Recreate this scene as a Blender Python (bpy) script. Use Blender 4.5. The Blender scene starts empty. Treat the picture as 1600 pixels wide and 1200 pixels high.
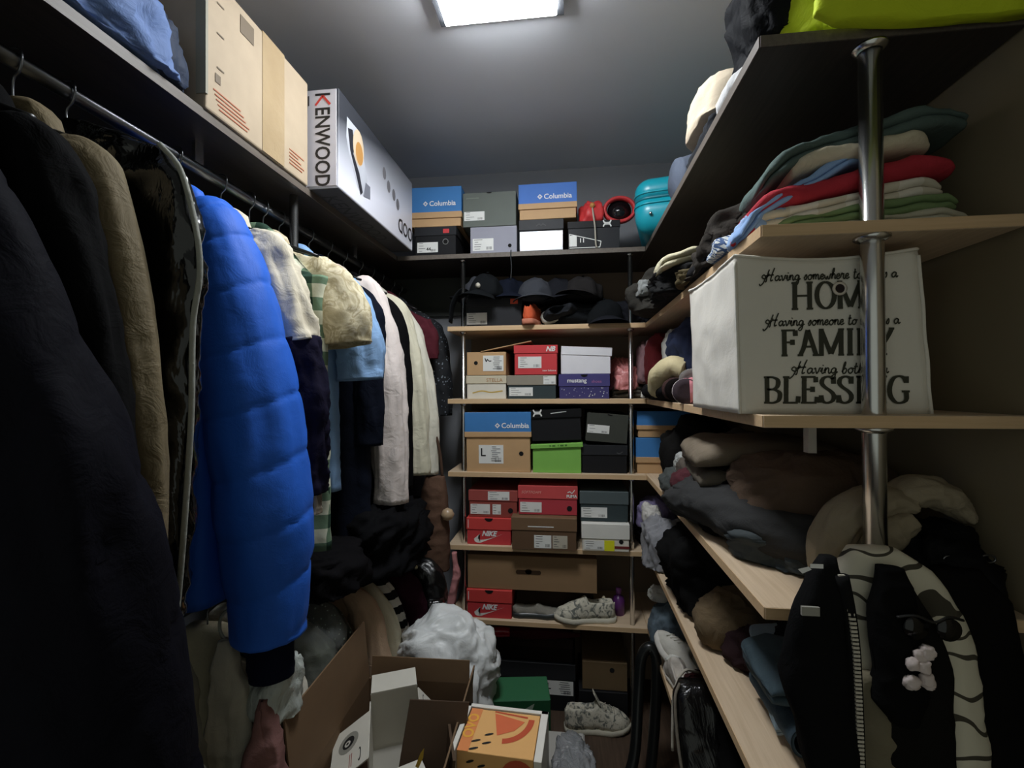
import bpy, bmesh, math, random
import numpy as np
from mathutils import Vector, Matrix

SC = bpy.context.scene
COL = SC.collection
PI = math.pi
random.seed(7)

# ------------------------------------------------------------------ camera
EYE = Vector((0.0, 0.0, 1.38))
yaw, pit, rol = 0.1215, -0.0084, 0.0045
_r = Vector((math.cos(yaw), math.sin(yaw), 0)); _d = Vector((-math.sin(yaw), math.cos(yaw), 0)); _z = Vector((0, 0, 1))
_f = math.cos(pit) * _d - math.sin(pit) * _z
_u = math.sin(pit) * _d + math.cos(pit) * _z
_r1 = math.cos(rol) * _r - math.sin(rol) * _u
_u1 = math.sin(rol) * _r + math.cos(rol) * _u
cam_data = bpy.data.cameras.new('camera')
cam_data.sensor_width = 36.0
cam_data.lens = 732.8 / 1600 * 36.0
cam_data.clip_start = 0.02
cam = bpy.data.objects.new('camera', cam_data)
cam.matrix_world = Matrix(((_r1.x, _u1.x, -_f.x, EYE.x), (_r1.y, _u1.y, -_f.y, EYE.y), (_r1.z, _u1.z, -_f.z, EYE.z), (0, 0, 0, 1)))
COL.objects.link(cam)
SC.camera = cam

# ------------------------------------------------------------------ world, lamp strength, exposure
LAMP_W = 50.0            # radiance of the ceiling panel's diffuser
world = bpy.data.worlds.new('world'); SC.world = world
world.use_nodes = True
_bg = world.node_tree.nodes.get('Background') or world.node_tree.nodes.new('ShaderNodeBackground')
_bg.inputs[0].default_value = (0.75, 0.8, 0.72, 1)
_bg.inputs[1].default_value = 0.36
SC.view_settings.view_transform = 'Standard'
SC.view_settings.look = 'None'
SC.view_settings.gamma = 1.0
SC.view_settings.use_curve_mapping = False
SC.view_settings.exposure = 0.0

# ------------------------------------------------------------------ materials
def lin(c):
    return tuple((v / 255 / 12.92) if v / 255 <= 0.04045 else ((v / 255 + 0.055) / 1.055) ** 2.4 for v in c) + (1.0,)

class NT:
    def __init__(s, name):
        s.m = bpy.data.materials.new(name); s.m.use_nodes = True
        s.t = s.m.node_tree; s.n = s.t.nodes
        s.b = s.n.get('Principled BSDF')
        s._tc = None
    def new(s, typ, **kw):
        n = s.n.new(typ)
        for k, v in kw.items():
            setattr(n, k, v)
        return n
    def link(s, a, b): s.t.links.new(a, b)
    @property
    def co(s):
        if s._tc is None: s._tc = s.new('ShaderNodeTexCoord')
        return s._tc.outputs['Object']
    def noise(s, scale, detail=3.0, rough=0.55, stretch=None, dist=0.0):
        n = s.new('ShaderNodeTexNoise')
        n.inputs['Scale'].default_value = scale; n.inputs['Detail'].default_value = detail
        n.inputs['Roughness'].default_value = rough; n.inputs['Distortion'].default_value = dist
        if stretch:
            mp = s.new('ShaderNodeMapping'); mp.inputs['Scale'].default_value = stretch
            s.link(s.co, mp.inputs[0]); s.link(mp.outputs[0], n.inputs['Vector'])
        else: s.link(s.co, n.inputs['Vector'])
        return n.outputs['Fac']
    def ramp(s, fac, stops, interp='LINEAR'):
        r = s.new('ShaderNodeValToRGB'); r.color_ramp.interpolation = interp
        el = r.color_ramp.elements
        while len(el) < len(stops): el.new(0.5)
        for e, (p, c) in zip(el, stops): e.position = p; e.color = c
        s.link(fac, r.inputs[0]); return r.outputs[0]
    def mix(s, fac, a, b, blend='MIX'):
        m = s.new('ShaderNodeMix'); m.data_type = 'RGBA'; m.blend_type = blend
        if isinstance(fac, (int, float)): m.inputs[0].default_value = fac
        else: s.link(fac, m.inputs[0])
        for v, i in ((a, 6), (b, 7)):
            if isinstance(v, tuple): m.inputs[i].default_value = v
            else: s.link(v, m.inputs[i])
        return m.outputs[2]
    def math(s, op, a, b=None):
        m = s.new('ShaderNodeMath'); m.operation = op
        for v, i in ((a, 0), (b, 1)):
            if v is None: continue
            if isinstance(v, (int, float)): m.inputs[i].default_value = v
            else: s.link(v, m.inputs[i])
        return m.outputs[0]
    def bump(s, h, strength, dist=0.002, prev=None):
        b = s.new('ShaderNodeBump'); b.inputs['Strength'].default_value = strength; b.inputs['Distance'].default_value = dist
        s.link(h, b.inputs['Height'])
        if prev is not None: s.link(prev, b.inputs['Normal'])
        return b.outputs[0]
    def fin(s, col, rough=0.6, metal=0.0, normal=None, spec=None, **kw):
        if isinstance(col, tuple): s.b.inputs['Base Color'].default_value = col
        else: s.link(col, s.b.inputs['Base Color'])
        if isinstance(rough, (int, float)): s.b.inputs['Roughness'].default_value = rough
        else: s.link(rough, s.b.inputs['Roughness'])
        s.b.inputs['Metallic'].default_value = metal
        if spec is not None: s.b.inputs['Specular IOR Level'].default_value = spec
        if normal is not None: s.link(normal, s.b.inputs['Normal'])
        for k, v in kw.items(): s.b.inputs[k].default_value = v
        return s.m

MC = {}
def shade(c, k): return (c[0] * k, c[1] * k, c[2] * k, 1)

def fab(rgb, rough=0.88, var=0.28, wr=0.35, key=None):
    """woven cloth: slight mottling, fine weave relief, soft creases"""
    k = ('fab', rgb, rough, var, wr)
    if k in MC: return MC[k]
    t = NT('cloth_%d_%d_%d' % rgb); c = lin(rgb)
    col = t.mix(t.noise(9, 4), shade(c, 1 - var), shade(c, 1 + var * 0.6))
    n1 = t.bump(t.noise(420, 1), 0.18, 0.001)
    n2 = t.bump(t.noise(22, 4, 0.6, dist=0.8), wr, 0.012, n1)
    t.fin(col, rough, normal=n2, spec=0.22 if max(rgb) > 60 else 0.06)
    MC[k] = t.m; return t.m

def card(rgb, rough=0.62, var=0.1, spec=0.3):
    k = ('card', rgb, rough)
    if k in MC: return MC[k]
    t = NT('card_%d_%d_%d' % rgb); c = lin(rgb)
    col = t.mix(t.noise(14, 4), shade(c, 1 - var), shade(c, 1 + var * 0.6))
    n = t.bump(t.noise(60, 3), 0.08, 0.002)
    MC[k] = t.fin(col, rough, normal=n, spec=spec if max(rgb) > 70 else 0.15); return t.m

def plain(rgb, rough=0.5, metal=0.0, spec=None):
    k = ('plain', rgb, rough, metal)
    if k in MC: return MC[k]
    t = NT('plain_%d_%d_%d' % rgb); c = lin(rgb)
    col = t.mix(t.noise(30, 2), shade(c, 0.94), shade(c, 1.04))
    MC[k] = t.fin(col, rough, metal, spec=spec); return t.m

def wood(name, a, b, axis):
    t = NT(name)
    st = {'x': (1.2, 26, 26), 'y': (26, 1.2, 26)}[axis]
    g = t.noise(5, 5, 0.6, stretch=st, dist=0.3)
    col = t.ramp(g, [(0.3, lin(a)), (0.7, lin(b))])
    col = t.mix(t.math('MULTIPLY', t.noise(1.7, 3), 0.35), col, shade(lin(a), 0.75))
    return t.fin(col, 0.5, normal=t.bump(g, 0.06, 0.001), spec=0.35)

M_MAPLE_X = wood('maple_board_x', (201, 176, 146), (222, 199, 170), 'x')
M_MAPLE_Y = wood('maple_board_y', (201, 176, 146), (222, 199, 170), 'y')
M_EDGE = wood('maple_edge_band', (205, 172, 132), (222, 190, 150), 'x')
M_WENGE_X = wood('wenge_board_x', (46, 41, 38), (66, 59, 54), 'x')
M_WENGE_Y = wood('wenge_board_y', (46, 41, 38), (66, 59, 54), 'y')
M_WEDGE = wood('wenge_edge_band', (92, 84, 76), (112, 103, 94), 'y')

def paint(name, rgb, rough=0.75):
    t = NT(name); c = lin(rgb)
    col = t.mix(t.noise(3, 5), shade(c, 0.93), shade(c, 1.05))
    return t.fin(col, rough, normal=t.bump(t.noise(160, 2), 0.1, 0.001), spec=0.3)
M_CEIL = paint('ceiling_paint', (226, 228, 234), 0.6)
M_WALLG = paint('grey_wall_paint', (150, 152, 157))
M_WALLB = paint('brown_wall_paper', (138, 120, 102))
M_WALLR = paint('olive_brown_wall_paper', (136, 124, 100))
M_CHROME = plain((212, 212, 210), 0.24, 1.0)
M_STEEL = plain((120, 122, 126), 0.3, 1.0)
M_BLACKP = plain((14, 14, 15), 0.4)
M_INK = plain((18, 18, 18), 0.7)
M_INKG = plain((70, 70, 72), 0.7)
M_PAPER = card((226, 226, 222))
M_HOLE = plain((6, 5, 5), 0.95)
M_WHITE = plain((235, 235, 235), 0.6)

# ------------------------------------------------------------------ noise (numpy gradient noise)
_rng = np.random.RandomState(11)
_perm = np.arange(256); _rng.shuffle(_perm); _perm = np.concatenate([_perm, _perm, _perm])
_grad = _rng.normal(size=(256, 3)); _grad /= np.linalg.norm(_grad, axis=1)[:, None]
def pn(p):
    p = np.asarray(p, float); sh = p.shape[:-1]; p = p.reshape(-1, 3)
    i = np.floor(p).astype(int); f = p - i; i &= 255
    u = f * f * f * (f * (f * 6 - 15) + 10)
    out = np.zeros(len(p))
    for dx in (0, 1):
        for dy in (0, 1):
            for dz in (0, 1):
                h = _perm[_perm[_perm[(i[:, 0] + dx) & 255] + ((i[:, 1] + dy) & 255)] + ((i[:, 2] + dz) & 255)]
                g = _grad[h]
                d = g[:, 0] * (f[:, 0] - dx) + g[:, 1] * (f[:, 1] - dy) + g[:, 2] * (f[:, 2] - dz)
                w = (u[:, 0] if dx else 1 - u[:, 0]) * (u[:, 1] if dy else 1 - u[:, 1]) * (u[:, 2] if dz else 1 - u[:, 2])
                out += w * d
    return (out * 1.6).reshape(sh)
def ridge(p): return (1 - np.abs(pn(p))) ** 2 - 0.45

# ------------------------------------------------------------------ objects
def setp(o, label=None, cat=None, group=None, kind=None):
    if label: o['label'] = label
    if cat: o['category'] = cat
    if group: o['group'] = group
    if kind: o['kind'] = kind
    return o

def link(name, me, mat, parent=None, loc=None, rot=None):
    o = bpy.data.objects.new(name, me); COL.objects.link(o)
    if mat is not None and not me.materials: me.materials.append(mat)
    if parent is not None: o.parent = parent
    if loc is not None: o.location = loc
    if rot is not None: o.rotation_euler = rot
    return o

def mesh(name, v, f, mat, parent=None, loc=None, rot=None, smooth=True):
    me = bpy.data.meshes.new(name)
    me.from_pydata(v.tolist() if hasattr(v, 'tolist') else v, [], f.tolist() if hasattr(f, 'tolist') else f)
    if smooth: me.polygons.foreach_set('use_smooth', [True] * len(me.polygons))
    me.update()
    return link(name, me, mat, parent, loc, rot)

def thing(name, label, cat, loc=(0, 0, 0), rz=0.0, group=None, rot=None):
    o = bpy.data.objects.new(name, None); COL.objects.link(o)
    o.empty_display_size = 0.05
    o.location = loc; o.rotation_euler = rot if rot is not None else (0, 0, rz)
    return setp(o, label, cat, group)

def bm_box(bm, x0, x1, y0, y1, z0, z1):
    vs = [bm.verts.new(p) for p in ((x0, y0, z0), (x1, y0, z0), (x1, y1, z0), (x0, y1, z0), (x0, y0, z1), (x1, y0, z1), (x1, y1, z1), (x0, y1, z1))]
    for q in ((0, 3, 2, 1), (4, 5, 6, 7), (0, 1, 5, 4), (1, 2, 6, 5), (2, 3, 7, 6), (3, 0, 4, 7)):
        bm.faces.new([vs[i] for i in q])

def box(name, x0, x1, y0, y1, z0, z1, mat, parent=None, bev=0.0, seg=1, loc=None, rot=None):
    bm = bmesh.new(); bm_box(bm, x0, x1, y0, y1, z0, z1)
    if bev: bmesh.ops.bevel(bm, geom=bm.edges[:], offset=bev, segments=seg, affect='EDGES', profile=0.5)
    me = bpy.data.meshes.new(name); bm.to_mesh(me); bm.free()
    return link(name, me, mat, parent, loc, rot)

def boxes(name, lst, mat, parent=None, loc=None, rot=None):
    bm = bmesh.new()
    for b in lst: bm_box(bm, *b)
    me = bpy.data.meshes.new(name); bm.to_mesh(me); bm.free()
    o = link(name, me, mat, parent, loc, rot)
    if len(lst) > 1 and name in ('print', 'torn_edge'): o['kind'] = 'stuff'
    return o

def gridfaces(R, N, closed=True):
    j = np.arange(N if closed else N - 1); i = np.arange(R - 1)
    I, J = np.meshgrid(i, j, indexing='ij'); K = (J + 1) % N
    return np.stack([I * N + J, I * N + K, (I + 1) * N + K, (I + 1) * N + J], -1).reshape(-1, 4)

def loft(rings, cap0=True, cap1=True):
    """rings (R,N,3) closed loops -> verts, faces with capped ends"""
    R, N, _ = rings.shape
    v = rings.reshape(-1, 3); f = gridfaces(R, N).tolist()
    v = v.tolist()
    for cap, r, flip in ((cap0, 0, True), (cap1, R - 1, False)):
        if cap:
            c = rings[r].mean(0); v.append(c.tolist()); k = len(v) - 1
            for j in range(N):
                a, b = r * N + j, r * N + (j + 1) % N
                f.append([b, a, k] if flip else [a, b, k])
    return v, f

def spline(pts, n):
    P = np.array(pts, float)
    if len(P) == 2: return P[0] + np.linspace(0, 1, n)[:, None] * (P[1] - P[0])
    P = np.vstack([2 * P[0] - P[1], P, 2 * P[-1] - P[-2]])
    m = len(P) - 3; t = np.linspace(0, m - 1e-9, n); i = t.astype(int); u = (t - i)[:, None]
    a, b, c, d = P[i], P[i + 1], P[i + 2], P[i + 3]
    return 0.5 * (2 * b + (c - a) * u + (2 * a - 5 * b + 4 * c - d) * u ** 2 + (3 * b - a - 3 * c + d) * u ** 3)

def tube(pts, r, n=24, k=10, closed_ends=True, ref=(0, 1, 0), smooth=True):
    """round or elliptic tube along a spline; r: number, list of radii, or list of (ra, rb)"""
    C = spline(pts, n) if smooth else np.array(pts, float); n = len(C)
    T = np.gradient(C, axis=0); T /= np.linalg.norm(T, axis=1)[:, None] + 1e-12
    ref = np.array(ref, float)
    A = np.cross(T, ref); bad = np.linalg.norm(A, axis=1) < 1e-3
    A[bad] = np.cross(T[bad], np.array((0.3, 0.2, 0.9)))
    A /= np.linalg.norm(A, axis=1)[:, None]; B = np.cross(A, T)
    if isinstance(r, (int, float)): ra = rb = np.full(n, float(r))
    else:
        rr = np.array([(x, x) if isinstance(x, (int, float)) else x for x in r], float)
        s = np.linspace(0, len(rr) - 1, n)
        ra = np.interp(s, range(len(rr)), rr[:, 0]); rb = np.interp(s, range(len(rr)), rr[:, 1])
    th = np.linspace(0, 2 * PI, k, endpoint=False)
    rings = C[:, None, :] + (ra[:, None] * np.cos(th))[..., None] * A[:, None, :] + (rb[:, None] * np.sin(th))[..., None] * B[:, None, :]
    return rings

def tube_obj(name, pts, r, mat, parent=None, n=24, k=10, ref=(0, 1, 0), smooth=True, loc=None):
    v, f = loft(tube(pts, r, n, k, ref=ref, smooth=smooth)); return mesh(name, v, f, mat, parent, loc)

def lathe_obj(name, prof, mat, parent=None, k=24, loc=None, rot=None, ring=False):
    if ring: prof = list(prof) + [prof[0]]
    th = np.linspace(0, 2 * PI, k, endpoint=False); pr = np.array(prof, float)
    rings = np.stack([pr[:, :1] * np.cos(th), pr[:, :1] * np.sin(th), np.repeat(pr[:, 1:2], k, 1)], -1)
    v, f = loft(rings, not ring, not ring); return mesh(name, v, f, mat, parent, loc, rot)

# ------------------------------------------------------------------ cloth shapes
def crumple(size, seed, lobes=0.3, crease=0.16, cf=2.4, n=(64, 40), sq=0.8, flat=0.25, lean=0.0):
    """a heaped piece of cloth: lobed body with sharp creases and a flat underside, base at z=0"""
    th = np.linspace(0, 2 * PI, n[0], endpoint=False); ph = np.linspace(-PI / 2 + 0.02, PI / 2 - 0.02, n[1])
    P, T = np.meshgrid(ph, th, indexing='ij')
    d = np.stack([np.cos(P) * np.cos(T), np.cos(P) * np.sin(T), np.sin(P)], -1)
    off = np.array((seed * 3.17 % 97, seed * 1.71 % 89, seed * 2.39 % 83))
    base = np.sign(d) * np.abs(d) ** sq
    r = 1 + lobes * pn(d * 1.25 + off)
    w = d * cf + off + 0.55 * np.stack([pn(d * 2 + off + 9), pn(d * 2 + off + 19), pn(d * 2 + off + 29)], -1)
    rs = np.random.RandomState(seed); Q, _ = np.linalg.qr(rs.normal(size=(3, 3))); Q2, _ = np.linalg.qr(rs.normal(size=(3, 3)))
    k = crease * 0.85
    r = r + k * ridge((w @ Q) * np.array((0.35, 1.25, 1.25))) + k * 0.55 * ridge((w @ Q2) * np.array((0.6, 2.3, 2.3)) + 7) + k * 0.16 * ridge((w @ Q) * np.array((1.4, 4.6, 4.6)) + 3)
    p = base * r[..., None] * np.array(size) / 2
    z = p[..., 2] + size[2] / 2
    lo = flat * size[2]
    z = np.where(z < lo, lo - (lo - z) * 0.15, z)
    z = z - z.min()
    z *= size[2] / z.max()
    p[..., 2] = z
    if lean: p[..., 0] += lean * z
    return loft(p)

def heap(name, label, cat, loc, size, mat, seed, rz=0.0, group=None, parent=None, **kw):
    v, f = crumple(size, seed, **kw)
    o = mesh(name, v, f, mat, parent, loc, (0, 0, rz))
    return o if parent is not None else setp(o, label, cat, group)

def folded_mesh(pts, bdir, depth, thick, k=2, seed=0, n=44, wob=0.006):
    """a folded garment lying in layers: its cross-section shows k rounded folds at the front"""
    C = spline(pts, n); T = np.gradient(C, axis=0); T /= np.linalg.norm(T, axis=1)[:, None]
    B = np.array(bdir, float); B /= np.linalg.norm(B)
    U = np.cross(np.broadcast_to(B, T.shape), T); U[U[:, 2] < 0] *= -1; U /= np.linalg.norm(U, axis=1)[:, None]
    rr = thick / (2 * k); loop = []
    for b in np.linspace(1, 0.12, 12): loop.append((b * depth, 0.0))
    for q in range(k):
        for a in np.linspace(-PI / 2, PI / 2, 7)[(0 if q == 0 else 1):]:
            loop.append((rr * (1 - math.cos(a)) if False else rr * 1.3 * (1 - math.cos(a)), q * 2 * rr + rr + rr * math.sin(a)))
        if q < k - 1: loop.append((rr * 3.4, (q + 1) * 2 * rr))
    for b in np.linspace(0.12, 1, 12): loop.append((b * depth, thick))
    for c in np.linspace(thick, 0, 5)[1:-1]: loop.append((depth, c))
    L = np.array(loop)
    s = np.linspace(-1, 1, n); tap = 1 - 0.45 * np.abs(s) ** 8; tb = 1 - 0.10 * np.abs(s) ** 6
    rings = C[:, None, :] + (L[None, :, 0] * tb[:, None] + (1 - tb[:, None]) * depth * 0.5)[..., None] * B + (L[None, :, 1] * tap[:, None])[..., None] * U[:, None, :]
    q = rings * np.array((16, 16, 34)) + seed * 5.3
    lift = np.clip(L[:, 1] / thick + 0.35, 0, 1)[None, :]
    rings = rings + wob * np.stack([pn(q + 5), pn(q + 11) * 1.4, pn(q * 0.7 + 17) * lift], -1)
    rings = rings + (wob * 0.8 * ridge(rings * 21 + seed) * lift)[..., None] * np.array((0, 0, 1))
    return loft(rings)

def folded(name, label, cat, pts, bdir, depth, thick, mat, seed, k=2, group=None, wob=0.006, parent=None):
    v, f = folded_mesh(pts, bdir, depth, thick, k, seed, wob=wob)
    o = mesh(name, v, f, mat, parent)
    return o if parent is not None else setp(o, label, cat, group)

def panel_mesh(rows, seed=0, fold=0.4, ff=16.0, nu=44, nv=56, meander=0.014, crease=0.006, ease=True):
    """hanging cloth: rows (z, xl, xr, y, half_depth) from top to bottom, closed front and back, with vertical folds"""
    R = np.array(rows, float)
    if ease:
        d = np.concatenate([[0], np.cumsum(np.hypot(np.diff(R[:, 0]), 0.6 * np.diff(R[:, 2])))]); d /= d[-1]
        t = np.linspace(0, 1, nv); R = np.stack([np.interp(t, d, R[:, i]) for i in range(5)], -1)
    n = len(R)
    a = np.linspace(0, 2 * PI, nu * 2, endpoint=False)
    cu = np.sign(np.cos(a)) * np.abs(np.cos(a)) ** 0.55; su = np.sign(np.sin(a)) * np.abs(np.sin(a)) ** 0.7
    mid = (R[:, 1] + R[:, 2]) / 2; hw = (R[:, 2] - R[:, 1]) / 2
    X = mid[:, None] + hw[:, None] * cu; Z = np.repeat(R[:, :1], nu * 2, 1)
    drop = np.clip(np.linspace(0, 1, n) * 2.2, 0, 1)[:, None]
    s0 = seed * 7.77
    nf = pn(np.stack([X * ff + s0, Z * 1.6 + s0 * 0.3, np.zeros_like(X) + s0], -1))
    nf2 = pn(np.stack([X * ff * 2.1 + s0, Z * 3.0, np.ones_like(X) * 3.3 + s0], -1))
    me = pn(np.stack([X * ff * 0.6 + 3 + s0, Z * 1.1, np.ones_like(X) * 8.8 + s0], -1))
    Yh = R[:, 4:5] * su * (1 + drop * (fold * nf + fold * 0.5 * nf2))
    Y = R[:, 3:4] + Yh + meander * drop * me
    P = np.stack([X, Y, Z], -1)
    cr = ridge(P * np.array((14, 14, 22)) + s0)
    P[..., 1] += crease * cr * np.sign(su)
    P[..., 0] += crease * 0.8 * pn(P * 18 + s0 + 4) * np.sign(cu)
    return loft(P)

def panel(name, rows, mat, parent=None, seed=0, loc=None, rot=None, **kw):
    v, f = panel_mesh(rows, seed, **kw); return mesh(name, v, f, mat, parent, loc, rot)

# ------------------------------------------------------------------ text
def text_mesh(s, size, shear=0.0, bold=0.0, sx=1.0, align='LEFT'):
    cu = bpy.data.curves.new('t', 'FONT'); cu.body = s; cu.size = size; cu.shear = shear; cu.offset = bold
    cu.align_x = align; cu.resolution_u = 3
    o = bpy.data.objects.new('t', cu); COL.objects.link(o)
    dg = bpy.context.evaluated_depsgraph_get(); me = bpy.data.meshes.new_from_object(o.evaluated_get(dg))
    bpy.data.objects.remove(o); bpy.data.curves.remove(cu)
    if sx != 1.0:
        for v in me.vertices: v.co.x *= sx
    return me
ROT_F = (PI / 2, 0, 0)            # text upright on a face that looks towards -y
def text(name, s, x, y, z, size, mat, parent, shear=0.0, bold=0.0, sx=1.0, rot=ROT_F, align='LEFT'):
    me = text_mesh(s, size, shear, bold, sx, align); me.name = name
    me.materials.clear()
    return link(name, me, mat, parent, (x, y, z), rot)

def poly(name, pts, y, mat, parent, rot=None):
    """flat printed shape in the x-z plane"""
    v = [(p[0], y, p[1]) for p in pts]
    return mesh(name, v, [list(range(len(v)))], mat, parent, None, rot, smooth=False)

def polys(name, lst, y, mat, parent):
    v, f = [], []
    for pts in lst:
        k = len(v); v += [(p[0], y, p[1]) for p in pts]; f.append(list(range(k, k + len(pts))))
    o = mesh(name, v, f, mat, parent, smooth=False)
    if len(lst) > 1: o['kind'] = 'stuff'
    return o

def disc(n=20, cx=0, cz=0, rx=1, rz=1): return [(cx + rx * math.cos(2 * PI * i / n), cz + rz * math.sin(2 * PI * i / n)) for i in range(n)]

def nib(lines, a, b, sx=1.0, sz=1.0, n=26, sp=True):
    """pen strokes of a broad nib (a wide, b tall) along polylines -> list of quads"""
    out = []
    for L in lines:
        C = spline([(p[0], p[1], 0) for p in L], n)[:, :2] if (sp and len(L) > 2) else np.array(L, float)
        C = C * np.array((sx, sz))
        T = np.gradient(C, axis=0) if len(C) > 1 else C
        T /= np.linalg.norm(T, axis=1)[:, None] + 1e-9
        N = np.stack([-T[:, 1], T[:, 0]], -1)
        h = np.sqrt((a * N[:, 0]) ** 2 + (b * N[:, 1]) ** 2) / 2
        L1, L2 = C + N * h[:, None], C - N * h[:, None]
        for i in range(len(C) - 1): out.append([L1[i], L1[i + 1], L2[i + 1], L2[i]])
    return out
# ================================================================== THE SETTING
XL, XR, YB, ZC = -1.12, 0.70, 2.30, 2.45
def struct(o): o['kind'] = 'structure'; return o
t_ = NT('floor_laminate')
M_FLOOR = t_.fin(t_.ramp(t_.noise(4, 5, stretch=(20, 1.5, 1)), [(0.3, lin((60, 46, 36))), (0.7, lin((88, 70, 56)))]), 0.5)
struct(box('floor', XL - .06, XR + .06, -0.5, YB + .06, -0.05, 0.0, M_FLOOR))
struct(box('ceiling', XL - .06, XR + .06, -0.5, YB + .06, ZC, ZC + .05, M_CEIL))
struct(box('wall_left', XL - .06, XL, -0.5, YB + .06, 0.0, ZC, M_WALLG))
struct(box('wall_right', XR, XR + .06, -0.5, YB + .06, 0.0, ZC, M_WALLR))
struct(box('wall_back', XL, XR, YB, YB + .06, 0.0, ZC, M_WALLG))

# ceiling lamp
lamp = thing('ceiling_light', 'square white light panel in a dark frame on the ceiling', 'light', (-0.185, 1.135, ZC))
a, b, h = 0.157, 0.176, 0.028
boxes('frame', [(-b, b, -b, -a, -h, 0), (-b, b, a, b, -h, 0), (-b, -a, -a, a, -h, 0), (a, b, -a, a, -h, 0)], plain((48, 50, 54), 0.5), lamp)
t_ = NT('lit_diffuser'); t_.b.inputs['Base Color'].default_value = (0.9, 0.9, 0.9, 1)
t_.b.inputs['Emission Color'].default_value = (0.93, 0.97, 1.0, 1); t_.b.inputs['Emission Strength'].default_value = LAMP_W
box('diffuser', -a, a, -a, a, -h - .016, -.002, t_.m, lamp, .004, 2)

# shelving
ZS = [1.95, 1.642, 1.334, 1.026, 0.718, 0.41]
TH = 0.02
YF, XF, YN, XSL = 1.944, 0.31, 0.80, -0.5126
def board(name, x0, x1, y0, y1, ztop, mat, edge, edges, parent):
    o = box(name, x0, x1, y0, y1, ztop - TH, ztop, mat, parent, 0.0008)
    lst = []
    e = 0.0012
    if 'f' in edges: lst.append((x0 + .001, x1 - .001, y0 - e, y0 + .0005, ztop - TH + .0008, ztop - .0008))
    if 'l' in edges: lst.append((x0 - e, x0 + .0005, y0 + .001, y1 - .001, ztop - TH + .0008, ztop - .0008))
    if lst: boxes('edge_band', lst, edge, o)
    return o
back = thing('shelving_unit', 'shelving across the back wall with chrome poles, dark top shelf, pale boards', 'shelving', (0, 0, 0))
right = thing('shelving_unit', 'shelving along the right wall with dark top shelf and pale boards', 'shelving', (0, 0, 0))
left = thing('clothes_rail_shelf', 'dark shelf on the left wall with clothes rails below', 'shelf', (0, 0, 0))
board('shelf_board', -0.733, XF - .002, YF, YB - .012, ZS[0], M_WENGE_X, M_WEDGE, 'f', back)
for z in ZS[1:]:
    board('shelf_board', XSL, XF - .002, YF, YB - .012, z, M_MAPLE_X, M_EDGE, 'f', back)
board('shelf_board', XF, XR - .004, YN, YB - .012, ZS[0], M_WENGE_Y, M_WEDGE, 'fl', right)
for z in ZS[1:]:
    board('shelf_board', XF, XR - .012 if z == ZS[1] else XR - .004, YN, YB - .012, z, M_MAPLE_Y, M_EDGE, 'fl', right)
box('back_panel', XSL + .03, XR - .004, YB - .012, YB - .001, 0.0, ZS[0] - TH, M_WALLB, back)
box('wall_rail', -0.95, XSL + .028, YB - .02, YB - .001, 1.74, ZS[0] - TH, plain((64, 68, 64), 0.7), back)
board('shelf_board', XL + .002, -0.7345, -0.3, YB - .002, ZS[0], M_WENGE_Y, M_WEDGE, '', left)
box('front_edge', -0.7345, -0.733, -0.3, YB - .37, ZS[0] - TH, ZS[0], M_WEDGE, left)
def pole(x, y, r, z0, z1, parent, fl=True):
    p = tube_obj('pole', [(x, y, z0), (x, y, z1)], r, M_CHROME, parent, n=2, k=20, ref=(1, 0, 0), smooth=False)
    if fl:
        for z in ZS:
            if z0 < z < z1 + .05:
                lathe_obj('flange', [(r + .0005, -.009), (r * 1.55, -.004), (r * 1.55, 0), (r + .0005, 0)], M_CHROME, p, 20, (x, y, z - TH), None, True)
    return p
pole(-0.4505, 1.972, 0.0095, 0.0, ZS[0] - TH, back)
pole(0.2510, 1.972, 0.0095, 0.0, ZS[0] - TH, back)
pole(0.4870, 0.8215, 0.0165, 0.95, ZS[0] - TH, right)
box('bracket', 0.463, 0.478, 0.98, 1.0, 1.25, ZS[2] - TH, plain((200, 196, 188), 0.6), right)
# clothes rails on the left
RODX, RODZ = -0.82, 1.872
rod = tube_obj('rail', [(RODX, -0.2, RODZ), (RODX, YB - .002, RODZ)], (0.0125), M_STEEL, left, n=2, k=16, ref=(1, 0, 0), smooth=False)
for y in (0.15, 0.95, 1.72): box('rail_bracket', RODX - .004, RODX + .004, y - .012, y + .012, RODZ + .010, ZS[0] - TH, M_CHROME, left)
tube_obj('pole', [(-0.775, 1.245, 0.0), (-0.775, 1.245, ZS[0] - TH)], 0.012, M_CHROME, left, n=2, k=16, ref=(1, 0, 0), smooth=False)
tube_obj('rail', [(RODX, 0.55, 0.905), (RODX, YB - .002, 0.905)], 0.011, M_STEEL, left, n=2, k=14, ref=(1, 0, 0), smooth=False)
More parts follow.
